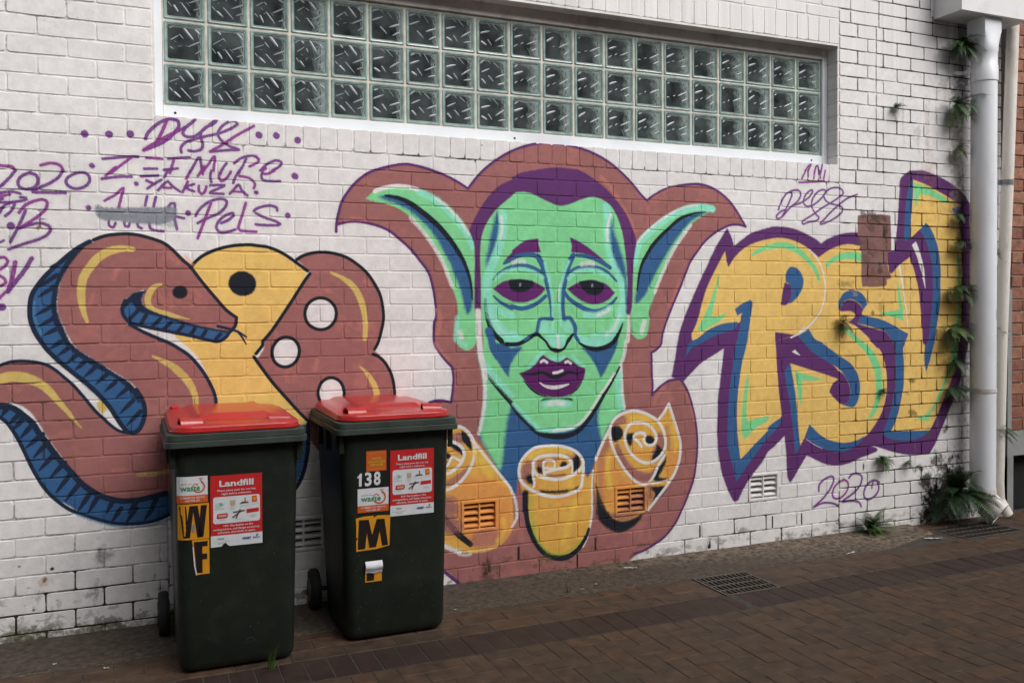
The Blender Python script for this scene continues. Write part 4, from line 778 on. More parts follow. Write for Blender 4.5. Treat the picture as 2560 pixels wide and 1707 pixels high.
def vnoise(h, w, cell):
    gh, gw = int(h / cell) + 3, int(w / cell) + 3
    g = rng.random((gh, gw)).astype(np.float32)
    y = np.arange(h) / cell; x = np.arange(w) / cell
    yi = y.astype(int); xi = x.astype(int); fy = (y - yi); fx = (x - xi); fy = (fy * fy * (3 - 2 * fy))[:, None]; fx = (fx * fx * (3 - 2 * fx))[None]
    a = g[yi][:, xi]; b = g[yi][:, xi + 1]; c = g[yi + 1][:, xi]; d = g[yi + 1][:, xi + 1]
    return ((a * (1 - fx) + b * fx) * (1 - fy) + (c * (1 - fx) + d * fx) * fy).astype(np.float32)
def fbm(h, w, cell, oct=4):
    o = np.zeros((h, w), np.float32); amp = 0.5; tot = 0
    for _ in range(oct):
        o += amp * vnoise(h, w, max(cell, 1.2)); tot += amp; amp *= 0.55; cell /= 2.1
    return o / tot
paint_shapes(cv, MURAL, ALB)
H_, W_ = cv.h, cv.w
XX = (np.arange(W_) + 0.5) * MM + PX0; ZZ = (np.arange(H_) + 0.5) * MM + PZ0
# uneven coats of paint
n1 = fbm(H_, W_, 90, 4); n2 = fbm(H_, W_, 14, 3); n3 = fbm(H_, W_, 320, 3)
cv.a *= (1 + 0.16 * (n1 - 0.5) + 0.22 * (n2 - 0.5) + 0.10 * (n3 - 0.5))[:, :, None]
# thin rollered coat of the pink ground lets an older warmer coat show in streaks
pk = np.array(ALB['pink'], np.float32); dist = np.abs(cv.a / pk - 1).max(axis=2); pm = np.clip(1 - dist / 0.22, 0, 1)
st = np.clip((fbm(H_, W_, 60, 3) - 0.56) * 5, 0, 1) * np.clip((n2 - 0.35) * 3, 0, 1) * pm * 0.45
cv.a += st[:, :, None] * (np.array(ALB['pink2'], np.float32) - cv.a)
def stain(x, z, rx, rz, colr, amt, rag=1.0, cell=14):
    c0 = max(0, int((x - 1.6 * rx - PX0) / MM)); c1 = min(W_, int((x + 1.6 * rx - PX0) / MM)); r0 = max(0, int((z - 1.6 * rz - PZ0) / MM)); r1 = min(H_, int((z + 1.6 * rz - PZ0) / MM))
    if c1 <= c0 or r1 <= r0: return
    d = np.hypot((XX[c0:c1][None] - x) / rx, (ZZ[r0:r1][:, None] - z) / rz)
    m = np.clip((1.05 - d + rag * (fbm(r1 - r0, c1 - c0, cell, 4) - 0.5) * 2.2) * 1.5, 0, 1) * amt
    v = cv.a[r0:r1, c0:c1]; v += m[:, :, None] * (np.array(colr, np.float32) - v)
MOSS = (0.075, 0.07, 0.028); MOULD = (0.045, 0.036, 0.026); RUST = (0.30, 0.13, 0.05); GRIME = (0.28, 0.24, 0.20)
for x, z, rx, rz, c, a in [(-145, 355, 26, 16, RUST, .55), (-120, 350, 8, 8, RUST, .8), (-23, 274, 12, 14, RUST, .95), (-23, 262, 26, 30, RUST, .35), (199, 445, 24, 14, RUST, .4), (227, 363, 34, 44, MOULD, .5), (205, 345, 18, 40, MOULD, .55), (8, 324, 10, 8, (.01, .01, .01), 1), (-65, 148, 8, 8, MOULD, .9), (190, 200, 10, 40, RUST, .4), (215, 210, 8, 34, MOULD, .4),
                          (-19, 1861, 12, 22, RUST, .8), (-10, 1895, 26, 6, MOULD, .7), (2100, 2360, 6, 6, RUST, .6),
                          (5384, 153, 100, 170, (.022, .017, .012), 1.0), (5330, 300, 60, 70, MOULD, .9), (5350, 60, 120, 60, (.03, .022, .016), 1.0), (5490, 140, 130, 150, (.018, .015, .011), 1.0), (5273, 381, 46, 26, MOSS, .9), (5420, 420, 60, 60, MOULD, .8), (5500, 330, 60, 150, MOULD, .9), (5580, 220, 80, 220, (.018, .015, .011), 1.0), (5520, 640, 40, 30, MOULD, .9), (5350, 610, 30, 26, MOSS, .7), (5625, 1217, 50, 160, MOULD, .6), (5198, 983, 30, 16, MOULD, .7), (5100, 1060, 50, 10, MOULD, .5), (5200, 760, 44, 22, MOULD, .6), (5170, 900, 40, 16, RUST, .4),
                          (4620, 1630, 60, 26, MOULD, .45), (4700, 1560, 30, 20, GRIME, .7), (4830, 1850, 60, 40, (.10, .06, .05), .8), (4800, 1790, 50, 36, (.12, .08, .06), .7), (4850, 1440, 14, 20, RUST, .9), (4920, 1480, 40, 60, MOULD, .35), (4905, 1740, 22, 70, MOULD, .7), (4700, 1900, 26, 20, MOULD, .5),
                          (4760, 2080, 40, 30, MOULD, .7), (4880, 2070, 90, 40, MOULD, .75), (4960, 1960, 26, 110, MOULD, .8), (4830, 2000, 60, 40, MOULD, .5), (4770, 1900, 50, 40, (.14, .07, .055), .7), (4860, 1860, 90, 40, (.20, .10, .085), .6), (4840, 1700, 60, 50, (.15, .065, .05), .7), (4880, 1640, 24, 18, RUST, .9), (4900, 1780, 60, 30, (.24, .16, .15), .6), (5330, 2700, 22, 200, RUST, .25), (5320, 2420, 60, 130, RUST, .22), (5240, 2640, 40, 60, MOULD, .25), (5480, 3000, 60, 80, GRIME, .5), (5640, 3000, 70, 200, MOULD, .6), (5380, 2300, 40, 220, RUST, .18), (5600, 2400, 60, 500, GRIME, .6), (5650, 2000, 40, 600, MOULD, .5), (5690, 1300, 70, 700, MOULD, .45), (5060, 2730, 14, 40, GRIME, .6)]:
    stain(x, z, rx, rz, c, a)
for k in range(70):        # drip marks on the old bricks by the downpipe
    x = rng.uniform(4950, 5900); z = rng.uniform(300, 3000); stain(x, z, rng.uniform(4, 14), rng.uniform(40, 150), MOULD if rng.random() < .6 else GRIME, rng.uniform(.08, .28))
for k in range(190):       # splash dirt along the foot of the wall
    x = rng.uniform(-700, 6000); z = abs(rng.normal(0, 50)) + 5; stain(x, z, rng.uniform(10, 60), rng.uniform(5, 26), MOULD if rng.random() < .5 else MOSS, rng.uniform(.15, .6), 1.4, 8)
for k in range(60):
    x = rng.uniform(-700, 520); z = rng.uniform(0, 260); stain(x, z, rng.uniform(5, 30), rng.uniform(5, 22), MOULD, rng.uniform(.15, .5), 1.4, 8)
for k in range(60):
    x = rng.uniform(-700, 560); stain(x, abs(rng.normal(0, 30)), rng.uniform(20, 70), rng.uniform(14, 46), MOSS, rng.uniform(.3, .7), 1.5, 8)
# pin holes and chips in the paint
for k in range(5200):
    x = rng.uniform(PX0, PX1); z = rng.uniform(PZ0, PZ1); r = int((z - PZ0) / MM); c = int((x - PX0) / MM)
    if 1 < r < H_ - 3 and 1 < c < W_ - 3:
        a = rng.uniform(.2, .75); cv.a[r:r + rng.integers(1, 3), c:c + rng.integers(1, 3)] *= 1 - a * .7
stain(4770, 430, 9, 30, MOULD, .95, .4)
for x, z0, z1 in ((3489, 98, 172), (2777, 98, 172), (2661, 12, 90), (2298, 98, 172), (4030, 100, 176), (4260, 98, 172), (1850, 98, 172)):   # open weep holes in the upright joints, their shade painted near-black
    cv.fill(np.array([(x - 5, z0), (x + 5, z0), (x + 5, z1), (x - 5, z1), (x - 5, z0)], float), (0.012, 0.009, 0.007), 1)
# how dirty the joints are (alpha): clean where freshly painted, black with mould by the downpipe
D = np.full((H_, W_), 0.10, np.float32)
D += 0.50 * np.clip((XX - 4560) / 30, 0, 1)[None] * (0.55 + 0.45 * np.clip((XX - 4860) / 60, 0, 1))[None]
D += 0.24 * np.clip((220 - XX) / 160, 0, 1)[None] * np.ones((H_, 1), np.float32)
D += (0.34 * np.exp(-((ZZ - 2280) / 22) ** 2))[:, None] * ((XX > 460) & (XX < 4570))[None]
D += (0.10 * ((ZZ > 2285) & (ZZ < 2400)))[:, None] * ((XX > 460) & (XX < 4570))[None]
D += (0.45 * np.clip((420 - ZZ) / 300, 0, 1))[:, None] * ((XX < 520) | (XX > 3300))[None]
D += (0.5 * np.clip((ZZ - 3140) / 40, 0, 1))[:, None]
D = np.clip(D * (0.1 + 1.9 * fbm(H_, W_, 150, 3)) + 0.9 * (fbm(H_, W_, 60, 3) - 0.5) * np.minimum(1, D * 1.6), 0, 1)
buf = np.empty((H_, W_, 4), np.float32)
buf[:, :, :3] = l2s(np.clip(cv.a, 0, 1)); buf[:, :, 3] = D
img = bpy.data.images.new('mural_paint', W_, H_, alpha=True, float_buffer=False)
img.alpha_mode = 'CHANNEL_PACKED'; img.colorspace_settings.name = 'sRGB'
img.pixels.foreach_set(buf.ravel()); img.update()
try: img.pack()
except Exception: pass

def mural_coords(n):
    geo = n.nodes.new('ShaderNodeNewGeometry'); sx = n.nodes.new('ShaderNodeSeparateXYZ'); n.links.new(geo.outputs['Position'], sx.inputs[0])
    cx = n.nodes.new('ShaderNodeCombineXYZ')
    for a, o, lo, hi in (('X', 'X', PX0, PX0 + W_ * MM), ('Z', 'Y', PZ0, PZ0 + H_ * MM)):
        mr = n.nodes.new('ShaderNodeMapRange'); mr.clamp = False
        mr.inputs['From Min'].default_value = lo / 1000; mr.inputs['From Max'].default_value = hi / 1000
        n.links.new(sx.outputs[a], mr.inputs['Value']); n.links.new(mr.outputs[0], cx.inputs[o])
    t = n.nodes.new('ShaderNodeTexImage'); t.image = img; t.extension = 'EXTEND'; t.interpolation = 'Linear'
    n.links.new(cx.outputs[0], t.inputs['Vector'])
    return geo, t
def wall_material(name, joint):
    m = bpy.data.materials.new(name); m.use_nodes = True; n = m.node_tree; b = n.nodes['Principled BSDF']
    b.inputs['Roughness'].default_value = 0.72; b.inputs['Specular IOR Level'].default_value = 0.16
    geo, t = mural_coords(n); last = t.outputs['Color']
    if joint:
        ns = n.nodes.new('ShaderNodeTexNoise'); ns.inputs['Scale'].default_value = 26; ns.inputs['Detail'].default_value = 7; ns.inputs['Roughness'].default_value = 0.7
        n.links.new(geo.outputs['Position'], ns.inputs['Vector'])
        ad = n.nodes.new('ShaderNodeMath'); ad.operation = 'ADD'; n.links.new(ns.outputs['Fac'], ad.inputs[0]); n.links.new(t.outputs['Alpha'], ad.inputs[1])
        rp = n.nodes.new('ShaderNodeMapRange'); rp.inputs['From Min'].default_value = 0.78; rp.inputs['From Max'].default_value = 1.16; n.links.new(ad.outputs[0], rp.inputs['Value'])
        mx = n.nodes.new('ShaderNodeMix'); mx.data_type = 'RGBA'; n.links.new(rp.outputs[0], mx.inputs['Factor']); n.links.new(last, mx.inputs['A']); mx.inputs['B'].default_value = (0.035, 0.028, 0.018, 1)
        last = mx.outputs['Result']
    n.links.new(last, b.inputs['Base Color'])
    ns = n.nodes.new('ShaderNodeTexNoise'); ns.inputs['Scale'].default_value = 55; ns.inputs['Detail'].default_value = 8; ns.inputs['Roughness'].default_value = 0.72
    n.links.new(geo.outputs['Position'], ns.inputs['Vector'])
    vo = n.nodes.new('ShaderNodeTexVoronoi'); vo.inputs['Scale'].default_value = 48; n.links.new(geo.outputs['Position'], vo.inputs['Vector'])
    vr = n.nodes.new('ShaderNodeMapRange'); vr.inputs['From Min'].default_value = 0.0; vr.inputs['From Max'].default_value = 0.16; n.links.new(vo.outputs['Distance'], vr.inputs['Value'])
    am = n.nodes.new('ShaderNodeMath'); am.operation = 'MULTIPLY_ADD'; n.links.new(vr.outputs[0], am.inputs[0]); am.inputs[1].default_value = 0.35; n.links.new(ns.outputs['Fac'], am.inputs[2])
    bp = n.nodes.new('ShaderNodeBump'); bp.inputs['Strength'].default_value = 0.5 if joint else 0.24; bp.inputs['Distance'].default_value = 0.006
    n.links.new(am.outputs[0], bp.inputs['Height']); n.links.new(bp.outputs[0], b.inputs['Normal'])
    return m
M_BRICK = wall_material('painted_brick', False)
M_MORTAR = wall_material('painted_mortar', True)

# ------------------------------------------------------------------ the brick wall
wall = empty('brick_wall', (2.2, 0, 0))
tag(wall, 'white painted brick wall covered in a mural of a green horned face, snake and letters', 'wall')
GZ = 2.28                                   # height of the sill bed joint above the ground
WX0, WX1, WZ1 = -1.7, 6.04, 4.0
def bed_plain(k): return GZ - 0.086 * k
def bed_infill(k):
    q = max(0, k - 10); return GZ - 0.086 * (k + 0.42 * q * q / 225.0)
bricks = []                                  # (x0,x1,z0,z1,deep)
VENTS = [(1.022, 1.242), (1.962, 2.182), (2.902, 3.122), (3.845, 4.085)]
VZ0, VZ1 = bed_infill(23) + 0.0, bed_infill(21)
def course(x0, x1, z0, z1, ph, deep, holes=()):
    edges = [x0]; e = ph + math.ceil((x0 - ph + 0.03) / 0.24) * 0.24
    while e < x1 - 0.03: edges.append(e); e += 0.24
    edges.append(x1)
    for a, b in zip(edges[:-1], edges[1:]):
        segs = [(a, b)]
        for h0, h1 in holes:
            ns = []
            for p, q in segs:
                if q <= h0 or p >= h1: ns.append((p, q)); continue
                if p < h0 - 0.02: ns.append((p, h0))
                if q > h1 + 0.02: ns.append((h1, q))
            segs = ns
        for p, q in segs: bricks.append((p, q, z0, z1, deep))
for k in range(0, 27):                       # below the sill line
    z1, z0 = bed_plain(k), max(bed_plain(k + 1), -0.02)
    if z1 - z0 > 0.02:
        course(WX0, 0.5014, z0, z1, -0.017 + (0.0 if k % 2 == 0 else 0.12), 0)
        course(4.567, WX1, z0, z1, 4.805 - (0.0 if k % 2 == 0 else 0.10), 1)
for k in range(0, 26):
    z1, z0 = bed_infill(k), max(bed_infill(k + 1), 0.0)
    course(0.5014, 4.567, z0, z1, 1.1014 if k % 2 == 0 else 0.9814, 0, VENTS if k in (21, 22) else ())
for k in range(-12, 0):                      # beside the window
    z1, z0 = bed_plain(k), bed_plain(k + 1)
    course(WX0, 0.462, z0, z1, -0.017 + (0.0 if k % 2 == 0 else 0.12), 0)
    if k < -1: course(4.567, 4.878, z0, z1, 4.72 + (0.0 if k % 2 == 0 else 0.085), 0); course(4.878, WX1, z0, z1, 4.94 if k % 2 == 0 else 5.06, 1)
    else: course(4.567, WX1, z0, z1, 4.705, 1)
def soldier(x0, x1, z0, z1, pitch, deep=0):
    n = int(round((x1 - x0) / pitch)); d = (x1 - x0) / n
    for i in range(n): bricks.append((x0 + i * d, x0 + (i + 1) * d, z0, z1, deep))
soldier(0.462, 4.567, GZ, GZ + 0.118, 0.086)
soldier(0.462, 4.567, GZ + 0.885, GZ + 1.048, 0.086)
course(WX0, WX1, GZ + 1.032, GZ + 1.118, 0.1, 0, [(0.462, 4.567)]); course(0.462, 4.567, GZ + 1.048, GZ + 1.118, 0.22, 0)
for k in range(-20, -13):
    z1, z0 = bed_plain(k), bed_plain(k + 1); course(WX0, WX1, z0, z1, 0.1 + (0.12 if k % 2 else 0), 0)
def brick_mesh(w, h, seed, name):
    r = random.Random(seed); J = 0.0036
    hw, hh = w / 2 - J, h / 2 - J; cr = 0.006
    base = [(-hw, -hh + cr), (-hw + cr, -hh), (-hw * 0.1, -hh), (hw - cr, -hh), (hw, -hh + cr), (hw, hh - cr), (hw - cr, hh), (hw * 0.15, hh), (-hw + cr, hh), (-hw, hh - cr)]
    j = 0.0016; pts = [(x + r.uniform(-j, j), z + r.uniform(-j, j)) for x, z in base]
    b = MB(); f0 = r.uniform(-0.0009, 0.0009); tx, tz = r.uniform(-.006, .006), r.uniform(-.012, .012)
    ring = lambda ins, y: [(x - math.copysign(min(ins, abs(x)), x), y + (tx * x + tz * z if y < 0.002 else 0), z - math.copysign(min(ins, abs(z)), z)) for x, z in pts]
    b.loft([ring(-0.0005, 0.012), ring(0.0, 0.0014), ring(0.0020, -0.0006 + f0)], False, True)
    return b.mesh(name, M_BRICK)
variants = {}
def get_brick(w, h, i):
    key = (round(w, 3), round(h, 3), i % 9)
    if key not in variants: variants[key] = brick_mesh(key[0], key[1], hash(key) & 0xffff, 'brick')
    return variants[key]
Minv = M4.inverted()
def project(p):
    q = Minv @ Vector(p)
    if q.z >= -0.05: return None
    f = 31.43 / 36.0; return (0.5 + f * q.x / -q.z, 0.5 + (f * q.y / -q.z) * 1.4997 + 0.0153 * 1.4997 * 1)
def visible_area(cx, cy, cz, ex, ez_axis):
    p = project((cx, cy, cz))
    if p is None or not (-0.01 < p[0] < 1.01 and -0.02 < p[1] < 1.02): return 0.0
    d = (Vector((cx, cy, cz)) - M4.translation).length
    return 1.0 / (d * d)
scored = []
for i, (x0, x1, z0, z1, dp) in enumerate(bricks):
    cx, cz = (x0 + x1) / 2, (z0 + z1) / 2
    a = visible_area(cx, 0, cz, 0, 0) * (x1 - x0) * (z1 - z0) * abs(M4.translation.y) / (Vector((cx, 0, cz)) - M4.translation).length
    if 0.46 < cx < 1.74 and cz < 0.95: a *= 0.02       # behind the bins
    scored.append((a, i))
scored.sort(reverse=True); near = {i for a, i in scored[:298] if a > 0}
rest = MB()
for i, (x0, x1, z0, z1, dp) in enumerate(bricks):
    cx, cz = (x0 + x1) / 2, (z0 + z1) / 2; me = get_brick(x1 - x0, z1 - z0, i * 7)
    off = 0.0 if not dp else -0.002 + 0.003 * rng.random()
    if i in near: place('brick', me, wall, (cx - 2.2, off, cz))
    else:
        rest.add([(v.co.x + cx - 2.2, v.co.y + off, v.co.z + cz) for v in me.vertices], [tuple(p.vertices) for p in me.polygons])
tag(rest.build('bricks_beyond', M_BRICK, wall, fix=False), kind='stuff')
mo = MB()                                    # mortar bed: a slab with the window and vent openings left out
def slab(x0, x1, z0, z1, y0, y1): mo.box(x0 - 2.2, x1 - 2.2, y0, y1, z0, z1)
slab(WX0, 0.470, -0.05, WZ1, 0.0026, 0.22); slab(4.559, WX1 - 0.004, -0.05, WZ1, 0.0046, 0.22)
slab(0.470, 4.559, GZ + 0.893, WZ1, 0.0022, 0.22)
vz0, vz1 = VZ0 + 0.004, VZ1 - 0.004
slab(0.470, 4.559, vz1, GZ + 0.110, 0.0022, 0.22); slab(0.470, 4.559, -0.05, vz0, 0.0022, 0.22)
xs = [0.470] + [v for a, b in VENTS for v in (a + 0.004, b - 0.004)] + [4.559]
for a, b in zip(xs[0::2], xs[1::2]): slab(a, b, vz0, vz1, 0.0022, 0.22)
mo.build('mortar', M_MORTAR, wall)
rv = MB()                                    # painted brick reveal at the right jamb, in courses
for k in range(-11, 0):
    z1, z0 = bed_plain(k) - 0.003, bed_plain(k + 1) + 0.003
    rv = MB(); rv.cbox(-0.004, 0.012, 0.004, 0.098, z0, min(z1, GZ + 0.882), 0.002); rv.build('reveal_brick', M_BRICK, wall, (4.567 - 0.009 - 2.2, 0, 0))

# ------------------------------------------------------------------ ground: level sheet, concrete strip, clay pavers
M_EARTH = mat('paver_sand', (0.043, 0.037, 0.031), 0.9, noise=0.35, nscale=30, bump=0.3, bscale=120)
M_CONC = mat('old_concrete', (0.125, 0.093, 0.066), 0.85, noise=0.9, nscale=34, bump=0.9, bscale=110, dirt=(0.034, 0.026, 0.0185), dirt_amt=0.9, dscale=3)
def paver_mat(name, c, n):
    return mat(name, c, 0.62, noise=n, nscale=14, bump=0.35, bscale=180, dirt=(0.045, 0.0335, 0.0245), dirt_amt=0.85, dscale=2.6, spec=0.35)
M_PAVE = [paver_mat('clay_paver_tan', (0.066, 0.0400, 0.0250), 0.4), paver_mat('clay_paver_brown', (0.060, 0.0370, 0.0240), 0.4), paver_mat('clay_paver_orange', (0.075, 0.0415, 0.0235), 0.4)]
M_RED = paver_mat('clay_paver_dark_red', (0.034, 0.0190, 0.0160), 0.3)
def damp(m):
    # the strip is dark with damp and algae except for its dry sandy end by the ferns
    n = m.node_tree; mx = [q for q in n.nodes if q.bl_idname == 'ShaderNodeMix'][0]; src = mx.inputs['Factor'].links[0].from_socket
    geo = n.nodes.new('ShaderNodeNewGeometry'); sp = n.nodes.new('ShaderNodeSeparateXYZ'); n.links.new(geo.outputs['Position'], sp.inputs[0])
    ns = n.nodes.new('ShaderNodeTexNoise'); ns.inputs['Scale'].default_value = 3.0; ns.inputs['Detail'].default_value = 6
    a1 = n.nodes.new('ShaderNodeMath'); a1.operation = 'MULTIPLY_ADD'; a1.inputs[1].default_value = 1.6; n.links.new(ns.outputs['Fac'], a1.inputs[0]); n.links.new(sp.outputs['X'], a1.inputs[2])
    a2 = n.nodes.new('ShaderNodeMath'); a2.operation = 'MULTIPLY_ADD'; a2.inputs[1].default_value = 5.0; n.links.new(sp.outputs['Y'], a2.inputs[0]); n.links.new(a1.outputs[0], a2.inputs[2])
    mr = n.nodes.new('ShaderNodeMapRange'); mr.inputs['From Min'].default_value = 2.7; mr.inputs['From Max'].default_value = 4.2; mr.inputs['To Min'].default_value = 0.72; mr.inputs['To Max'].default_value = 0.0
    n.links.new(a2.outputs[0], mr.inputs['Value'])
    mm = n.nodes.new('ShaderNodeMath'); mm.operation = 'MAXIMUM'; n.links.new(mr.outputs[0], mm.inputs[0])
    m2 = n.nodes.new('ShaderNodeMath'); m2.operation = 'MULTIPLY'; m2.inputs[1].default_value = 1.0; n.links.new(src, m2.inputs[0]); n.links.new(m2.outputs[0], mm.inputs[1])
    n.links.new(mm.outputs[0], mx.inputs['Factor'])
damp(M_CONC)
gb = MB(); gb.add([(-150, -150, 0), (150, -150, 0), (150, 150, 0), (-150, 150, 0)], [(0, 1, 2, 3)])
ground = gb.build('ground', M_EARTH, None, (0, 0, -0.030), fix=False); tag(ground, kind='structure')
strip = MB()
nx = 60; prof = [(-0.0005, 0.014), (-0.10, 0.010), (-0.22, 0.006), (-0.33, 0.004), (-0.385, 0.002), (-0.398, -0.008)]
X0, X1 = -1.7, 5.16
pts = []
for i in range(nx + 1):
    x = X0 + (X1 - X0) * i / nx; taper = 1.0 if x < 4.6 else max(0.55, 1 - (x - 4.6) * 0.8)
    for y, z in prof: pts.append((x, y * taper + (random.uniform(-.004, .004) if y < -.3 else 0), z + random.uniform(-.0015, .0015)))
np_ = len(prof)
strip.add(pts, [(i * np_ + j, (i + 1) * np_ + j, (i + 1) * np_ + j + 1, i * np_ + j + 1) for i in range(nx) for j in range(np_ - 1)])
so = strip.build('concrete_path', M_CONC, smooth=True, fix=True); tag(so, kind='structure')
paving = empty('pavement'); tag(paving, kind='structure')
pv = []                                      # (cx, cy, lx, ly, material)
GR1 = (3.15, 3.505, -0.725, -0.405); GR2 = (5.22, 5.75, -0.42, -0.12)
def add_pave(x0, x1, y0, y1, m):
    for g in (GR1, GR2):
        if x0 < g[1] - 0.004 and x1 > g[0] + 0.004 and y0 < g[3] - 0.004 and y1 > g[2] + 0.004:
            # trim along X around the grate
            if x0 < g[0] - 0.03: add_pave(x0, g[0], y0, y1, m)
            if x1 > g[1] + 0.03: add_pave(g[1], x1, y0, y1, m)
            if y0 < g[2] - 0.02 and x0 >= g[0] - 0.03 and x1 <= g[1] + 0.03: add_pave(x0, x1, y0, g[2], m)
            return
    pv.append((x0, x1, y0, y1, m))
rows = [(-0.4700, -0.400), (-0.585, -0.470), (-0.700, -0.585)]
for ri, (y0, y1) in enumerate(rows):
    x = -1.8 + 0.115 * ri
    while x < 7.6: add_pave(x, x + 0.23, y0, y1, random.choice((0, 0, 2, 1))); x += 0.23
x = -1.8
while x < 7.6: add_pave(x, x + 0.1, -0.93, -0.70, 3); x += 0.1
x = 5.16                                     # the strip ends: pavers run up to the wall
for ri, (y0, y1) in enumerate([(-0.115, -0.003), (-0.23, -0.115), (-0.345, -0.23), (-0.400, -0.345)]):
    x = 5.17 + (0.115 if ri % 2 else 0)
    if ri % 2: add_pave(5.17, 5.285, y0, y1, 0)
    while x < 7.6: add_pave(x, x + 0.23, y0, y1, random.choice((0, 1, 2))); x += 0.23
S = 0.096                                    # herringbone field, parallel to the wall
for i in range(-20, 90):
    for j in range(-20, 90):
        x = -2.5 + i * S; y = -0.93 - j * S
        r = (i - j) % 4
        if r == 0: box = (x, x + 2 * S, y - S, y)
        elif r == 2: box = (x, x + S, y - S, y + S)
        else: continue
        x0, x1, y0, y1 = box; y1 = min(y1, -0.93)
        if x1 < -1.8 or x0 > 7.6 or y1 < -4.9 or y0 > -0.94 or y1 - y0 < 0.03: continue
        add_pave(x0, x1, y0, y1, random.choice((0, 0, 1, 1, 2)))
pmeshes = {}
def pave_mesh(lx, ly, m, v):
    k = (round(lx, 3), round(ly, 3), m, v)
    if k not in pmeshes:
        r = random.Random(str(k)); b = MB(); g = 0.0026; j = lambda: r.uniform(-.0010, .0010)
        b.cbox(-lx / 2 + g + j(), lx / 2 - g + j(), -ly / 2 + g + j(), ly / 2 - g + j(), -0.03, 0.0, 0.0015)
        pmeshes[k] = b.mesh('paver', (M_PAVE + [M_RED])[m])
    return pmeshes[k]
sc_p = []
for i, (x0, x1, y0, y1, m) in enumerate(pv):
    c = Vector(((x0 + x1) / 2, (y0 + y1) / 2, 0)); a = visible_area(c.x, c.y, 0, 0, 0) * (x1 - x0) * (y1 - y0) / (c - M4.translation).length
    if 0.5 < c.x < 1.7 and c.y > -0.62: a *= 0.05
    sc_p.append((a, i))
sc_p.sort(reverse=True); nearp = {i for a, i in sc_p[:298] if a > 0}
far = {}
for i, (x0, x1, y0, y1, m) in enumerate(pv):
    me = pave_mesh(x1 - x0, y1 - y0, m, i % 3); loc = ((x0 + x1) / 2, (y0 + y1) / 2, random.uniform(-0.0012, 0.0010)); rot = (random.uniform(-.004, .004), random.uniform(-.004, .004), random.uniform(-.004, .004))
    if i in nearp: place('paver', me, paving, loc, rot)
    else:
        b = far.setdefault(m, MB()); b.add([(v.co.x + loc[0], v.co.y + loc[1], v.co.z + loc[2] + rot[0] * v.co.y) for v in me.vertices], [tuple(p.vertices) for p in me.polygons])
fb = MB()
for m, b in far.items(): fb.cur = m; fb.add(b.v, b.f)
tag(fb.build('pavers_beyond', M_PAVE + [M_RED], paving, fix=False), kind='stuff')

sd = MB(); ex = sorted({-1.8, 7.6, GR1[0], GR1[1], GR2[0], GR2[1]}); ey = sorted({-4.9, -0.0, GR1[2], GR1[3], GR2[2], GR2[3]})
for xa, xb in zip(ex[:-1], ex[1:]):
    for ya, yb in zip(ey[:-1], ey[1:]):
        cx_, cy_ = (xa + xb) / 2, (ya + yb) / 2
        if any(g[0] < cx_ < g[1] and g[2] < cy_ < g[3] for g in (GR1, GR2)): continue
        sd.add([(xa, ya, 0), (xb, ya, 0), (xb, yb, 0), (xa, yb, 0)], [(0, 1, 2, 3)])
sd.build('joint_sand', M_EARTH, paving, (0, 0, -0.0022), fix=False)
chips = MB(); rc = random.Random(9)           # broken mortar along the edge of the concrete strip
for k in range(150):
    x = rc.uniform(-1.2, 5.0) if k % 3 else rc.uniform(-.6, .55); y = -.398 + rc.gauss(0, .006); s0 = rc.uniform(.0012, .005)
    if x > 4.6: y += (x - 4.6) * .3
    chips.add([(x - s0 * 2.2, y, .001), (x, y - s0 * .6, .0022), (x + s0 * 2.4, y + s0 * .2, .001), (x, y + s0 * .7, .0025)], [(0, 1, 2, 3)])
for k in range(260):
    x = rc.uniform(-1, 6); y = -rc.uniform(.02, 2.6); s0 = rc.uniform(.0008, .003); chips.add([(x - s0, y, .003), (x, y - s0, .0035), (x + s0 * 1.3, y, .003), (x, y + s0, .004)], [(0, 1, 2, 3)])
tag(chips.build('grit', mat('pale_grit', (0.13, 0.12, 0.105), .9, noise=.5, nscale=60), None, fix=False), 'pale grit and mortar crumbs scattered over the paving', 'grit', kind='stuff')
# drain grates
M_IRON = mat('cast_iron', (0.115, 0.098, 0.085), 0.55, metal=0.4, noise=0.3, nscale=40)
M_PIT = mat('pit_dark', (0.004, 0.004, 0.004), 0.9)
def grate(name, g, nb, nbar, label):
    x0, x1, y0, y1 = g; o = empty(name, ((x0 + x1) / 2, (y0 + y1) / 2, 0)); w, d = (x1 - x0) / 2 - 0.004, (y1 - y0) / 2 - 0.004
    b = MB(); t = 0.012
    b.box(-w, w, -d, -d + t, -0.027, 0.003); b.box(-w, w, d - t, d, -0.027, 0.003); b.box(-w, -w + t, -d + t, d - t, -0.027, 0.0028); b.box(w - t, w, -d + t, d - t, -0.027, 0.0028)
    b.build('frame', M_IRON, o)
    for i in range(1, nb):
        y = -d + 2 * d * i / nb; b = MB(); b.box(-w + t, w - t, y - 0.005, y + 0.005, -0.027, 0.0022); b.build('cross_bar', M_IRON, o)
    for i in range(1, nbar):
        x = -w + 2 * w * i / nbar; b = MB(); b.box(x - 0.0035, x + 0.0035, -d + t, d - t, -0.016, 0.0015); b.build('bar', M_IRON, o)
    b = MB(); b.box(-w, w, -d, d, -0.0290, -0.0280); b.build('pit', M_PIT, o)
    tag(o, label, 'drain grate', 'drain grates in the paving')
grate('drain_grate', GR1, 4, 12, 'square iron drain grate set in the pavers along the concrete strip')
grate('drain_grate', GR2, 4, 14, 'iron drain grate under the mouth of the thick white downpipe')

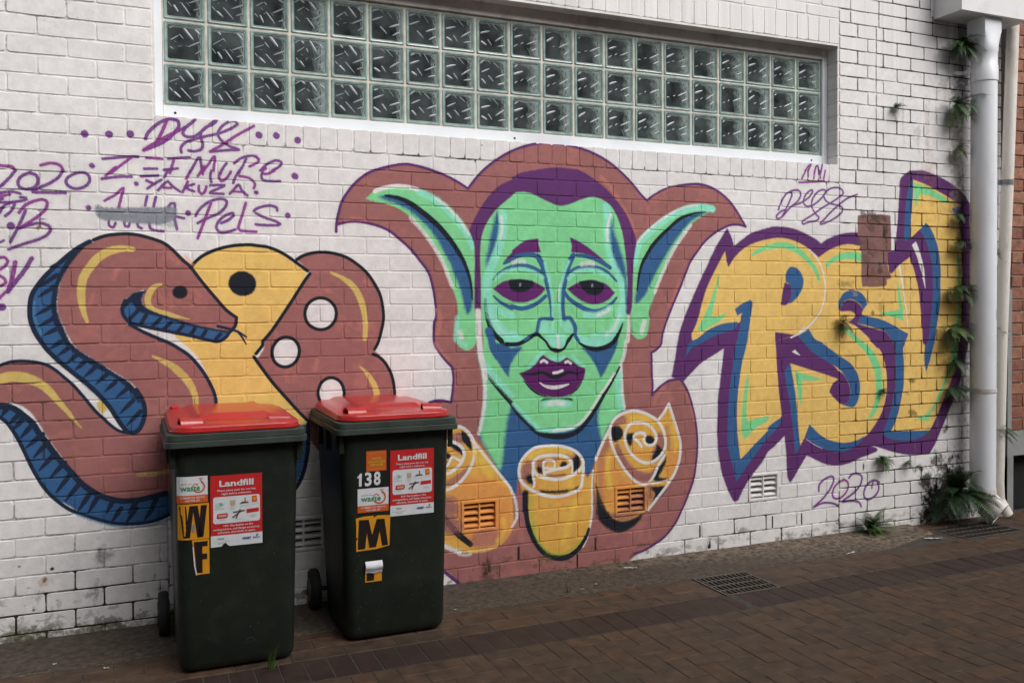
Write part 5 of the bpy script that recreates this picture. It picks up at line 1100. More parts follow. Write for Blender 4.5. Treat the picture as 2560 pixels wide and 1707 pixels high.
# ------------------------------------------------------------------ glass block window
M_ALU = mat('white_powder_coat', (0.74, 0.77, 0.80), 0.35, noise=0.04, nscale=5)
M_ALUHEAD = mat('aged_metal_head', (0.70, 0.67, 0.64), 0.5, noise=0.12, nscale=6, dirt=(0.16, 0.11, 0.07), dirt_amt=0.4, dscale=9)
M_GROUT = mat('cream_grout', (0.66, 0.60, 0.53), 0.8, noise=0.12, nscale=20, dirt=(0.20, 0.12, 0.07), dirt_amt=0.55, dscale=16)
M_GLASSRIM = mat('green_glass_edge', (0.30, 0.40, 0.37), 0.12, noise=0.25, nscale=25, spec=0.7, coat=0.6)
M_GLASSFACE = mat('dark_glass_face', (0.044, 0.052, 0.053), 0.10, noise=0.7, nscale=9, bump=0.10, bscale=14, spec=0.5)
M_GLASSMID = [mat('painted_haze_step_%d' % i, c, 0.14, noise=0.3, nscale=30, spec=0.5) for i, c in enumerate([(0.080, 0.098, 0.094), (0.125, 0.153, 0.145), (0.175, 0.215, 0.203)])]  # graded steps of the pale haze painted onto each block face
M_GLASSGLINT = mat('glass_rib_glint', (0.25, 0.285, 0.32), 0.3, spec=0.6)  # pale colour stands in for the glints thrown by the pressed ribs
M_GLASSHAZE = mat('painted_glass_haze', (0.215, 0.265, 0.25), 0.15, noise=0.25, nscale=40, spec=0.6)  # lightest step of the painted haze
win = empty('glass_block_window', (2.51, 0.09, GZ + 0.118)); tag(win, 'long strip window of greenish glass blocks in a white metal frame', 'window')
wx = lambda x: x - 2.51; wz = lambda z: z - 0.118
FY = 0.0                                     # front of the frame, local (90 mm behind the wall face)
GX0, GX1, GZ0, GZ1 = 0.508, 4.508, 0.187, 0.800
b = MB(); b.cbox(wx(0.445), wx(GX0 - 0.002), FY, FY + 0.09, wz(0.10), wz(0.93), 0.002); b.build('frame_stile', M_ALU, win)
b = MB(); b.cbox(wx(GX1 + 0.003), wx(4.5535), FY, FY + 0.09, wz(0.10), wz(0.93), 0.002); b.build('frame_stile', M_ALU, win)
b = MB(); b.cbox(wx(GX0 - 0.0015), wx(GX1 + 0.0025), FY + 0.001, FY + 0.09, wz(0.10), wz(GZ0 - 0.004), 0.002); b.build('frame_rail', M_ALU, win)
b = MB(); b.cbox(wx(GX0 - 0.0015), wx(GX1 + 0.0025), FY + 0.001, FY + 0.09, wz(GZ1 + 0.008), wz(0.93), 0.002); b.build('frame_rail', M_ALUHEAD, win)
b = MB(); b.box(wx(0.455), wx(4.560), -0.092, 0.006, wz(0.878), wz(0.884)); b.box(wx(0.455), wx(4.560), -0.0935, -0.0905, wz(0.872), wz(0.885)); b.build('lintel_plate', M_ALUHEAD, win)
b = MB()
for x in (0.56, 2.33, 4.42):
    b.tube([(wx(x), FY - 0.001, wz(0.150)), (wx(x), FY + 0.004, wz(0.150))], 0.006, 8)
b.build('fixing_hole', M_PIT, win)
b = MB(); b.box(wx(GX0), wx(GX1), 0.0182, 0.08, wz(GZ0 - 0.002), wz(GZ1 + 0.006)); b.build('grout', M_GROUT, win)
PW, PH = 0.2, (GZ1 - GZ0) / 3
BW, BH = 0.0945, PH / 2 - 0.0048
def block_mesh():
    b = MB()
    def ring(hx, hz, y, r): return [(x, y, z) for x, z, _ in rrect(-hx, hx, -hz, hz, r, 0, 3)]
    b.loft([ring(BW, BH, 0.03, .006), ring(BW, BH, 0.004, .006), ring(BW - .004, BH - .004, 0.0, .006), ring(BW - .0095, BH - .0095, 0.0005, .007), ring(BW - .012, BH - .012, 0.0045, .008), ring(BW - .0145, BH - .0145, 0.0030, .008), ring(BW - .0165, BH - .0165, 0.0055, .008)], False, False)
    b.cur = 1; b.add(ring(BW - .0165, BH - .0165, 0.0055, .008), [tuple(range(12))])
    return b.mesh('glass_block', [M_GLASSRIM, M_GLASSFACE])
BLOCK = block_mesh(); IW, IH = BW - 0.017, BH - 0.017
def glint_mesh(streaks, haze_w, seed):  # raised streaks coloured as reflected glints, side strips coloured as haze
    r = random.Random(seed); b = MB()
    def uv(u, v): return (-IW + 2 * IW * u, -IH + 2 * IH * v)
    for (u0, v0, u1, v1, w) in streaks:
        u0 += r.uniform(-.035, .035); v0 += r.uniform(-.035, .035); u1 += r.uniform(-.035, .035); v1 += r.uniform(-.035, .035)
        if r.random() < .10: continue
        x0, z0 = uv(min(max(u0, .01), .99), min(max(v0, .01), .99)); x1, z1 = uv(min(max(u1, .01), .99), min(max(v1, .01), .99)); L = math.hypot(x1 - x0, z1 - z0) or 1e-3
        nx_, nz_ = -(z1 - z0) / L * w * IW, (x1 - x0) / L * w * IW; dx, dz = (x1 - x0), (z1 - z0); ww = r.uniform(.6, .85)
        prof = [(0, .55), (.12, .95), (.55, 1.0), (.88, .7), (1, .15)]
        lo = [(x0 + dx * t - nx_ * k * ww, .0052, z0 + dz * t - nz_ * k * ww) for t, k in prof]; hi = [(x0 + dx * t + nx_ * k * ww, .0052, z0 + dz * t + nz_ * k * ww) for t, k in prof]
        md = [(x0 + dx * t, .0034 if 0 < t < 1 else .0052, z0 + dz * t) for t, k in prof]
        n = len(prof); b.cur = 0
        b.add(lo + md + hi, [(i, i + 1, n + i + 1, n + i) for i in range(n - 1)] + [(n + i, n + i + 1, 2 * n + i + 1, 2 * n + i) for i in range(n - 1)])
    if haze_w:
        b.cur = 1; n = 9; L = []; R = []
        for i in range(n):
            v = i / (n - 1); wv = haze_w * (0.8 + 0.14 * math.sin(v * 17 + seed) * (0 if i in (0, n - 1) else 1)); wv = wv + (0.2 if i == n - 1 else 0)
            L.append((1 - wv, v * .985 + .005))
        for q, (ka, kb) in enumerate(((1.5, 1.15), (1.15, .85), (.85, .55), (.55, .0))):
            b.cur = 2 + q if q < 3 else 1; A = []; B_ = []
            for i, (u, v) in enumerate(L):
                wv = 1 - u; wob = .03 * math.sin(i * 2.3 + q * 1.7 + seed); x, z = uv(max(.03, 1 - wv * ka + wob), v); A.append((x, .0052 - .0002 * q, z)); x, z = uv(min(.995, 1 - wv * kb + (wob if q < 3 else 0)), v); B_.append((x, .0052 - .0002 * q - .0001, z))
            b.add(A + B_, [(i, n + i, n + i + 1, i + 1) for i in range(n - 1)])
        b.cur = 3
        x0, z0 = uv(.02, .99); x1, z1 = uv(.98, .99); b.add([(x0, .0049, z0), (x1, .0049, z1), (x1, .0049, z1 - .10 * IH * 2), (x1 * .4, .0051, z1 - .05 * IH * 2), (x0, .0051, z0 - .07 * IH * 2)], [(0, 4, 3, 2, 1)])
    return b.mesh('rib_glints', [M_GLASSGLINT, M_GLASSHAZE] + M_GLASSMID)
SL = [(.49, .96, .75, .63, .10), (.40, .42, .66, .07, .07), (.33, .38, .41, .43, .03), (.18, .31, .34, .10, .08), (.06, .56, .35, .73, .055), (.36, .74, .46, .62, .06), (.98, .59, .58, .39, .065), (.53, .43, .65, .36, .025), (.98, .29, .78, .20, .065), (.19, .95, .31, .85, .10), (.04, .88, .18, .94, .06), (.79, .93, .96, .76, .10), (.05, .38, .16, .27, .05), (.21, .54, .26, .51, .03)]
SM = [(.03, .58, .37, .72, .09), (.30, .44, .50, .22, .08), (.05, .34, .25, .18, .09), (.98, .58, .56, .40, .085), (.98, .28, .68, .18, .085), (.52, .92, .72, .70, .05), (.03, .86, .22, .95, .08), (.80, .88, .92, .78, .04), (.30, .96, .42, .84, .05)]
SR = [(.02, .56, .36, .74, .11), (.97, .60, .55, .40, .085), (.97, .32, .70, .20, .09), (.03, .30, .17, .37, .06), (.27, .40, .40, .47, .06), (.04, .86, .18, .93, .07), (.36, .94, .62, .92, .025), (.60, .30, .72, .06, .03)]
GLINTS = [[glint_mesh(SL, hw, 3 + i) for i, hw in enumerate((.08, .09, .11, .13, .10, .12))], [glint_mesh(SM, hw, 13 + i) for i, hw in enumerate((.14, .16, .17, .19, .15, .18))], [glint_mesh(SR, hw, 23 + i) for i, hw in enumerate((.28, .32, .38, .30, .34, .42, .46, .36))], [glint_mesh(SL, .34, 40), glint_mesh(SL, .36, 41), glint_mesh(SL, .32, 42)]]
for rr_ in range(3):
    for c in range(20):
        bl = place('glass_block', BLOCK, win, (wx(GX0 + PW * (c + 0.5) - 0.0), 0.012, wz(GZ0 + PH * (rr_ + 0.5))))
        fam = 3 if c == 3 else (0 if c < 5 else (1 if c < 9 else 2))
        place('rib_glints', random.choice(GLINTS[fam] if fam < 2 or fam == 3 else (GLINTS[2][:4] if c < 13 else GLINTS[2][2:])), bl)

# ------------------------------------------------------------------ wall vents (louvred bricks), painted over with the wall
def vent(i, x0, x1, label):
    z0, z1 = VZ0 + 0.004, VZ1 - 0.004; o = empty('wall_vent', ((x0 + x1) / 2, 0, z0)); w = (x1 - x0) / 2 - 0.004; h = z1 - z0
    b = MB(); t = 0.016
    b.cbox(-w, w, -0.003, 0.06, 0, t, .002); b.cbox(-w, w, -0.003, 0.06, h - t, h, .002); b.cbox(-w, -w + t, -0.0028, 0.06, t - .001, h - t + .001, .002); b.cbox(w - t, w, -0.0028, 0.06, t - .001, h - t + .001, .002)
    b.build('frame', M_BRICK, o)
    b = MB(); b.cbox(-0.005, 0.005, 0.004, 0.05, t - .001, h - t + .001, .0015); b.build('mullion', M_BRICK, o)
    n = 4
    for k in range(n):
        zc = t + (h - 2 * t) * (k + 0.62) / n
        for sx in (-1, 1):
            xa, xb = (-w + t, -0.005) if sx < 0 else (0.005, w - t)
            b = MB(); b.add([(xa, 0.008, zc - .012), (xb, 0.008, zc - .012), (xb, 0.008, zc - .004), (xa, 0.008, zc - .004), (xa, 0.034, zc + .010), (xb, 0.034, zc + .010), (xb, 0.034, zc + .003), (xa, 0.034, zc + .003)],
                            [(0, 1, 2, 3), (3, 2, 5, 4), (4, 5, 6, 7), (7, 6, 1, 0), (0, 3, 4, 7), (1, 6, 5, 2)]); b.build('slat', M_BRICK, o)
    b = MB(); b.box(-w, w, 0.052, 0.058, 0, h); b.build('cavity', M_PIT, o)
    tag(o, label, 'vent', 'louvred wall vents along the foot of the wall')
for i, ((x0, x1), lb) in enumerate(zip(VENTS, ['white louvred wall vent half hidden between the two bins', 'orange painted louvred vent beside the right bin on the left scroll', 'yellow painted louvred vent on the right scroll of the mural', 'white louvred wall vent under the purple tip of the letters'])): vent(i, x0, x1, lb)

# ------------------------------------------------------------------ downpipes and rain head
M_PVC = mat('white_pvc', (0.76, 0.78, 0.82), 0.34, noise=0.04, nscale=3, dirt=(0.45, 0.42, 0.38), dirt_amt=0.25, dscale=5, stretch=(1, 1, .35))
M_PVC2 = mat('cream_pipe', (0.72, 0.68, 0.62), 0.5, noise=0.08, nscale=6, dirt=(0.30, 0.25, 0.19), dirt_amt=0.5, dscale=6, stretch=(1, 1, .4))
M_STEELW = mat('painted_steel_head', (0.72, 0.72, 0.72), 0.5, noise=0.06, nscale=4, dirt=(0.35, 0.31, 0.26), dirt_amt=0.4, dscale=5)
M_STRAP = mat('rusty_strap', (0.55, 0.53, 0.50), 0.5, noise=0.1, dirt=(0.28, 0.10, 0.03), dirt_amt=0.95, dscale=14)
PXc, PYc, PR = 5.715, -0.125, 0.082
dp = empty('downpipe', (PXc, PYc, 0)); tag(dp, 'thick white plastic downpipe running down the right end of the wall', 'downpipe')
def circ3(r, z, n=28, cx=0, cy=0): return [(cx + r * math.cos(2 * math.pi * k / n), cy + r * math.sin(2 * math.pi * k / n), z) for k in range(n)]
b = MB(); b.loft([circ3(PR, z) for z in (0.19, 0.6, 1.5, 2.3, 3.02)], False, False); b.build('pipe', M_PVC, dp, smooth=True)
b = MB(); b.loft([circ3(PR + .005, 3.00), circ3(PR + .005, 3.10), circ3(PR + .001, 3.108), circ3(PR + .001, 3.19), circ3(PR + .004, 3.20)] + [[(x * k + (math.copysign(1, x) * min(abs(x) * 1.5, .078)) * (1 - k), y * k + (math.copysign(1, y) * min(abs(y) * 1.5, .070)) * (1 - k), z) for x, y, _ in circ3(PR, 0)] for k, z in ((.7, 3.25), (.3, 3.30), (.0, 3.33), (.0, 3.44))], False, False); b.build('pipe_socket', M_PVC, dp, smooth=True)
def strap(z, mtl):
    b = MB(); n = 20; arc = [(math.cos(t) * (PR + .004), math.sin(t) * (PR + .004)) for t in [math.radians(180 + 180 * k / n) for k in range(n + 1)]]
    arc = [(-(PR + .07), .12), (-(PR + .006), .085)] + arc + [(PR + .004, .11)]
    lo = [(x, y, z - .013) for x, y in arc]; hi = [(x, y, z + .013) for x, y in arc]; m = len(arc)
    b.add(lo + hi, [(i, i + 1, m + i + 1, m + i) for i in range(m - 1)])
    b.tube([(-(PR + .058), .106, z), (-(PR + .059), .100, z)], .006, 8); b.build('strap', mtl, dp, smooth=30)
strap(3.075, M_STEELW); strap(0.905, M_STRAP)
b = MB()                                     # shoe at the foot, kicked outwards
path = [(0, 0, 0.235), (0, 0, 0.185), (.006, -.010, .150), (.026, -.045, .105), (.052, -.095, .066)]
b.tube(path, [PR + .006, PR + .006, PR + .006, PR + .007, PR + .007], 24, False, up=(1, 0, 0)); b.tube(path[2:], [PR, PR - .001, PR - .001], 24, False, up=(1, 0, 0)); b.build('shoe', M_PVC2, dp, smooth=True)
_d = (Vector(path[-1]) - Vector(path[-2])).normalized(); _a = _d.cross(Vector((1, 0, 0))).normalized(); _b = _d.cross(_a); _c = Vector(path[-1]) - _d * .012
b = MB(); b.add([tuple(_c + (_a * math.cos(t) + _b * math.sin(t)) * (PR - .002)) for t in [2 * math.pi * k / 22 for k in range(22)]], [tuple(range(22))]); b.build('shoe_mouth', M_PIT, dp, fix=False)
b = MB(); b.add([(.030, -.0785, 1.452), (.066, -.051, 1.462), (.070, -.0475, 1.395), (.034, -.0765, 1.388)], [(0, 1, 2, 3)])
stk = b.build('pipe_sticker', mat('faded_sticker', (0.05, 0.10, 0.11), 0.4, noise=0.8, nscale=90), dp, fix=False)
hp = empty('rain_head', (5.72, -0.115, 3.42)); tag(hp, 'white metal rain head box at the top of the thick downpipe', 'rain head')
hx0, hx1, hy0, hy1 = 5.384 - 5.72, 6.02 - 5.72, -0.228 + 0.115, 0.112
b = MB(); b.add([(hx0, hy0, .008), (hx1, hy0, .008), (hx1, hy1, .008), (hx0, hy1, .008), (hx0, hy0, .62), (hx1, hy0, .62), (hx1, hy1, .62), (hx0, hy1, .62)], [(0, 3, 2, 1), (0, 1, 5, 4), (1, 2, 6, 5), (3, 0, 4, 7), (2, 3, 7, 6), (4, 5, 6, 7)]); b.build('box', M_STEELW, hp)
b = MB(); b.box(hx0 - .003, hx1 + .003, hy0 - .003, hy1 - .001, 0.0, .014); b.build('base_lip', M_STEELW, hp)
b = MB(); b.box(hx0 - .028, hx0 - .0005, hy1 - .004, hy1 - .001, .016, .6)
for z in (.06, .14, .22, .30): b.tube([(hx0 - .014, hy1 - .004, z), (hx0 - .014, hy1 - .009, z)], .004, 6)
b.build('fixing_flange', M_STEELW, hp)
tp = empty('waste_pipe', (5.95, -0.07, 0.06)); tag(tp, 'thin cream pipe leaning beside the red brick building', 'pipe')
b = MB(); b.tube([(.0, 0, -.05), (-.012, 0, .08), (-.018, 0, .2), (0.01, .0, 1.2), (.06, .0, 2.2), (.115, 0, 3.4), (.13, 0, 3.9)], .040, 18, up=(1, 0, 0)); b.build('pipe', M_PVC2, tp, smooth=True)
b = MB(); b.tube([(-.004, -.0, .05), (.012, -.02, .0), (.030, -.035, -.045)], .042, 16, up=(1, 0, 0)); b.build('elbow', M_PVC2, tp, smooth=True)
b = MB(); n = 14; arc = [(.062 + .043 * math.cos(math.radians(160 + 220 * k / n)), .043 * math.sin(math.radians(160 + 220 * k / n))) for k in range(n + 1)]; arc = [(-.06, .06)] + arc
b.add([(x, y, 2.265) for x, y in arc] + [(x, y, 2.30) for x, y in arc], [(i, i + 1, len(arc) + i + 1, len(arc) + i) for i in range(len(arc) - 1)]); b.build('clip', mat('grey_clip', (0.25, 0.25, 0.27), 0.4, metal=0.5), tp)

# ------------------------------------------------------------------ neighbouring red brick building
M_RB = [mat('red_brick_%d' % i, c, 0.8, noise=0.3, nscale=30, bump=0.4, bscale=150, dirt=(0.07, 0.04, 0.03), dirt_amt=0.5, dscale=12) for i, c in enumerate([(0.27, 0.105, 0.062), (0.23, 0.085, 0.055), (0.31, 0.135, 0.08)])]
M_RMORT = mat('pale_mortar', (0.36, 0.33, 0.30), 0.9, noise=0.2, nscale=40)
M_PLINTH = mat('grey_render', (0.27, 0.275, 0.275), 0.85, noise=0.25, nscale=5, bump=0.2, dirt=(0.10, 0.09, 0.08), dirt_amt=0.6, dscale=5)
nb_ = empty('red_brick_building', (6.9, 0.02, 0)); tag(nb_, 'red brick building with a grey rendered base past the downpipe', 'building')
BX0 = 6.175
b = MB(); b.box(BX0 - 6.9, 1.1, 0.006, 0.3, 0.58, 4.2); b.build('mortar', M_RMORT, nb_)
rbm = [[None] * 2 for _ in range(3)]
for k in range(42):
    z = 0.58 + 0.086 * k; ph = 0 if k % 2 else -0.12; x = BX0 + ph
    while x < 7.95:
        a, c = max(x, BX0 - .004 + (0.0 if k % 2 else .006)), min(x + .24, 7.98)
        if c - a > 0.05:
            bb = MB(); bb.cbox(0, c - a - .010, -.004 + random.uniform(-.002, .002), .012, 0, .076, .002)
            key = (random.randrange(3), 0 if c - a > .2 else 1)
            if a == x and rbm[key[0]][0] is not None: me = rbm[key[0]][0]
            else:
                me = bb.mesh('brick', M_RB[key[0]])
                if a == x and c - a > .23: rbm[key[0]][0] = me
            place('brick', me, nb_, (a - 6.9, 0, z + .005))
        x += .24
b = MB(); b.box(BX0 - 6.9 - .006, 1.1, -.006, .3, .40, .579); b.box(BX0 - 6.9 - .05, BX0 - 6.9 - .007, -.012, .3, -.02, 1.6); b.box(BX0 - 6.9 - .05, BX0 - 6.9 + .012, -.0115, .3, -.02, .399); b.box(.6, 1.1, -.0055, .3, -.02, .399); b.build('rendered_base', M_PLINTH, nb_)
b = MB(); b.box(BX0 - 6.9 + .013, .599, .09, .1, .0, .398); b.build('vent_opening', M_PIT, nb_)
gap = MB(); gap.box(6.041, 6.125, .10, .12, -.02, 4.2); gp = gap.build('shadow_gap', mat('gap_shadow', (0.055, 0.045, 0.038), 0.9, noise=0.4, nscale=10)); tag(gp, 'dark strip coloured as the shadow gap between the white wall and red building', 'shadow strip')  # dark colour stands in for the shadow inside the gap

# ------------------------------------------------------------------ wheelie bins
M_BIN = mat('dark_green_plastic', (0.0090, 0.0135, 0.0088), 0.48, noise=0.15, nscale=6, bump=0.06, bscale=220, dirt=(0.030, 0.033, 0.027), dirt_amt=0.45, dscale=13, spec=0.35)
M_BINRIM = mat('weathered_green_rim', (0.030, 0.042, 0.033), 0.55, noise=0.25, nscale=12, dirt=(0.08, 0.08, 0.075), dirt_amt=0.3, dscale=20)
M_LID = mat('red_plastic_lid', (0.42, 0.016, 0.017), 0.30, noise=0.16, nscale=5, spec=0.5, coat=0.2, bump=0.05, bscale=25, dirt=(0.34, 0.075, 0.06), dirt_amt=0.5, dscale=14)
M_TYRE = mat('black_rubber', (0.012, 0.012, 0.013), 0.75)
M_HUB = mat('black_hub', (0.02, 0.02, 0.021), 0.45)
flat = lambda name, c, r=0.45: mat(name, c, r, noise=0.06, nscale=30)
M_SRED = flat('sticker_red', (0.50, 0.018, 0.020)); M_SWHT = flat('sticker_white', (0.62, 0.63, 0.66)); M_SORG = flat('sticker_orange', (0.56, 0.10, 0.018)); M_SYEL = flat('sticker_amber', (0.62, 0.27, 0.012)); M_SBLK = flat('letter_black', (0.014, 0.008, 0.007)); M_SGRN = flat('letter_green', (0.03, 0.26, 0.09)); M_SLIM = flat('letter_lime', (0.42, 0.42, 0.03)); M_SNAV = flat('letter_blue', (0.02, 0.06, 0.22)); M_SMINT = flat('icon_mint', (0.42, 0.60, 0.50)); M_SBRN = flat('icon_brown', (0.10, 0.065, 0.035)); M_STAN = flat('icon_tan', (0.42, 0.36, 0.26)); M_SGRY = flat('letter_grey_green', (0.22, 0.32, 0.27))
M_PAPER = flat('paper', (0.62, 0.63, 0.67), 0.6)
R_ = 0.055
def body_hw(z): return 0.232 + (0.250 - 0.232) * (z - 0.04) / 0.89
def body_yf(z): return -0.298 - 0.032 * (z - 0.04) / 0.89
def front(x, z, e):
    """point on the tapered front panel of a bin, following its rounded corner, e metres proud"""
    hw = body_hw(z); f = hw - R_; ax = abs(x); y = body_yf(z)
    if ax > f:
        d = min(ax - f, R_ * 0.995); a = math.asin(d / R_)
        return (math.copysign(f + (R_ + e) * math.sin(a), x), y + R_ - (R_ + e) * math.cos(a), z)
    return (x, y - e, z)
def panel(parent, name, x0, x1, z0, z1, e, m, poly=None, n=10):
    b = MB()
    if poly is None:
        xs_ = [x0 + (x1 - x0) * i / n for i in range(n + 1)]
        b.add([front(x, z0, e) for x in xs_] + [front(x, z1, e) for x in xs_], [(i, i + 1, n + 2 + i, n + 1 + i) for i in range(n)])
    else: b.add([front(x, z, e) for x, z in poly], [tuple(range(len(poly)))])
    return b.build(name, m, parent, fix=False)
def polys(parent, name, lists, e, m):
    b = MB()
    for p in lists:
        if p: b.add([front(x, z, e) for x, z in p], [tuple(range(len(p)))])
    return b.build(name, m, parent, fix=False)
_tc = {}
def glyphs(text, bold):
    if (text, bold) in _tc: return _tc[(text, bold)]
    cu = bpy.data.curves.new('lettering', 'FONT'); cu.body = text; cu.size = 1.0; cu.offset = bold; cu.resolution_u = 2; cu.align_x = 'CENTER'
    ob = bpy.data.objects.new('lettering', cu); col.objects.link(ob)
    dg = bpy.context.evaluated_depsgraph_get(); me = bpy.data.meshes.new_from_object(ob.evaluated_get(dg))
    v = [(p.co.x, p.co.y) for p in me.vertices]; f = [tuple(p.vertices) for p in me.polygons]
    bpy.data.objects.remove(ob); bpy.data.curves.remove(cu); bpy.data.meshes.remove(me)
    _tc[(text, bold)] = (v, f); return v, f
def write(parent, name, lines, e, m):
    b = MB()
    for text, cx, z, h, w, bold in lines:        # centre x, baseline z, cap height, width
        v, f = glyphs(text, bold)
        if not v: continue
        xa = min(p[0] for p in v); xb = max(p[0] for p in v); k = w / (xb - xa); mid = (xa + xb) / 2; s_ = h / 0.70
        b.add([front(cx + (x - mid) * k, z + y * s_, e) for x, y in v], f)
    return b.build(name, m, parent, fix=False)
def arcband(cx, cz, r0, r1, a0, a1, n=20, grow=0.0):
    o = []; i_ = []
    for k in range(n + 1):
        t = math.radians(a0 + (a1 - a0) * k / n); w = 1 - grow * k / n
        o.append((cx + r1 * math.cos(t), cz + r1 * math.sin(t))); i_.append((cx + (r1 - (r1 - r0) * w) * math.cos(t), cz + (r1 - (r1 - r0) * w) * math.sin(t)))
    return [[o[k], o[k + 1], i_[k + 1], i_[k]] for k in range(n)]
def rpoly(x0, x1, z0, z1, r, n=4):
    return [(p[0], p[1]) for p in rrect(x0, x1, z0, z1, r, 0, n)]
def waste_sticker(o, x0, x1, z0, z1):
    s_ = panel(o, 'service_sticker', x0, x1, z0, z1, .0016, M_SWHT); w = x1 - x0; h = z1 - z0; cx = (x0 + x1) / 2
    panel(s_, 'orange_band', x0, x1, z0, z0 + h * .29, .0024, M_SORG)
    write(s_, 'lettering', [('COMMERCIAL SERVICE', cx, z0 + h * .165, h * .070, w * .80, .012), ('1300 878 387', cx, z0 + h * .05, h * .072, w * .48, .012)], .0032, M_SWHT)
    lx, lz = x0 + w * .70, z0 + h * .60
    polys(s_, 'arrow_logo', arcband(lx, lz, w * .165, w * .215, -150, 62, 22) + [[(lx + w * .13, lz + h * .20), (lx + w * .00, lz + h * .335), (lx + w * .16, lz + h * .315), (lx + w * .14, lz + h * .29), (lx + w * .055, lz + h * .29), (lx + w * .08, lz + h * .17)]] + arcband(lx - w * .10, lz + h * .02, w * .075, w * .105, 20, 200, 10), .0024, M_SORG)
    write(s_, 'lettering', [('waste', x0 + w * .43, z0 + h * .47, h * .22, w * .64, .02)], .0030, M_SGRN)
    write(s_, 'lettering', [('northern rivers', x0 + w * .30, z0 + h * .705, h * .045, w * .38, .01)], .0030, M_SRED)
    return s_
def landfill_sticker(o, x0, x1, z0, z1, torn):
    w = x1 - x0; h = z1 - z0; cx = (x0 + x1) / 2; X = lambda u: x0 + w * u; Z = lambda v: z0 + h * v
    s_ = panel(o, 'landfill_sticker', x0, x1, Z(.16), z1, .0016, M_SRED)
    panel(s_, 'white_foot', x0, x1, z0, Z(.16), .0016, M_SWHT, None if not torn else [(x0, z0), (X(.20), z0 + h * .004), (X(.24), Z(.035)), (X(.28), Z(.055)), (X(.32), Z(.02)), (X(.36), z0), (x1, z0), (x1, Z(.16)), (x0, Z(.16))])
    panel(s_, 'white_panel', 0, 0, 0, 0, .0024, M_SWHT, rpoly(X(.05), X(.955), Z(.325), Z(.70), w * .045))
    write(s_, 'lettering', [('Landfill', X(.50), Z(.845), h * .082, w * .66, .03), ('Please place your bin out the', cx, Z(.775), h * .026, w * .74, .015), ('night before collection.', cx, Z(.728), h * .026, w * .58, .015), ('NO: Gas bottles or fire', X(.53), Z(.277), h * .027, w * .57, .015), ('extinguishers, soil (large amounts),', cx, Z(.232), h * .027, w * .90, .015), ('asbestos, chemicals or paint.', cx, Z(.187), h * .027, w * .73, .015)], .0030, M_SWHT)
    e = .0032; blob = lambda u, v, a, b_, n=10: [(X(u) + w * a * math.cos(2 * math.pi * k / n), Z(v) + h * b_ * math.sin(2 * math.pi * k / n)) for k in range(n)]
    polys(s_, 'icon', [blob(.16, .59, .075, .035), blob(.22, .60, .06, .028)], e, M_SMINT)
    polys(s_, 'icon', [[(X(.37), Z(.64)), (X(.48), Z(.645)), (X(.47), Z(.565)), (X(.385), Z(.56))]], e, M_STAN)
    polys(s_, 'icon', [[(X(.55), Z(.58)), (X(.74), Z(.59)), (X(.72), Z(.61)), (X(.60), Z(.61))], [(X(.655), Z(.60)), (X(.675), Z(.60)), (X(.675), Z(.665)), (X(.655), Z(.665))], [(X(.40), Z(.40)), (X(.60), Z(.50)), (X(.61), Z(.48)), (X(.43), Z(.39))], [(X(.43), Z(.46)), (X(.66), Z(.475)), (X(.655), Z(.495)), (X(.43), Z(.48))], [(X(.47), Z(.385)), (X(.56), Z(.51)), (X(.58), Z(.505)), (X(.50), Z(.38))]], e, M_SBRN)
    polys(s_, 'icon', [[(X(.80), Z(.59)), (X(.90), Z(.595)), (X(.895), Z(.685)), (X(.80), Z(.68))]], e, M_SORG)
    polys(s_, 'icon', [blob(.85, .64, .03, .025, 8)], e + .0004, M_SYEL)
    polys(s_, 'icon', [[(X(.11), Z(.41)), (X(.14), Z(.395)), (X(.31), Z(.40)), (X(.335), Z(.43)), (X(.32), Z(.47)), (X(.13), Z(.465))], [(X(.69), Z(.445)), (X(.935), Z(.455)), (X(.93), Z(.51)), (X(.69), Z(.50))]], e, M_SRED)
    polys(s_, 'icon', [[(X(.15), Z(.415)), (X(.30), Z(.42)), (X(.30), Z(.452)), (X(.15), Z(.448))]], e + .0004, M_STAN)
    write(s_, 'lettering', [('Loose plastic wrap', X(.17), Z(.537), h * .012, w * .20, 0), ('& soft plastics', X(.17), Z(.520), h * .012, w * .15, 0), ('Disposable', X(.425), Z(.535), h * .012, w * .12, 0), ('nappies', X(.425), Z(.517), h * .012, w * .09, 0), ('Cigarette butts', X(.645), Z(.545), h * .012, w * .16, 0), ('Chip packets', X(.85), Z(.560), h * .012, w * .14, 0), ('Meat trays', X(.22), Z(.372), h * .012, w * .11, 0), ('Treated timber', X(.52), Z(.362), h * .012, w * .16, 0), ('Dog feed', X(.82), Z(.405), h * .012, w * .13, 0), ('packaging', X(.82), Z(.388), h * .012, w * .11, 0), ('waste', X(.19), Z(.105), h * .030, w * .13, .02), ('www.northernriverswaste', X(.21), Z(.065), h * .013, w * .32, 0), ('1300 878 387', X(.21), Z(.040), h * .014, w * .15, .01)], e, M_SGRY)
    write(s_, 'lettering', [('NRMRF', X(.69), Z(.075), h * .034, w * .16, .03), ('lismore', X(.88), Z(.082), h * .026, w * .13, .02)], e, M_SNAV)
    polys(s_, 'icon', [blob(.90, .128, .02, .014, 7), blob(.885, .118, .012, .012, 6)], e, M_SGRN)
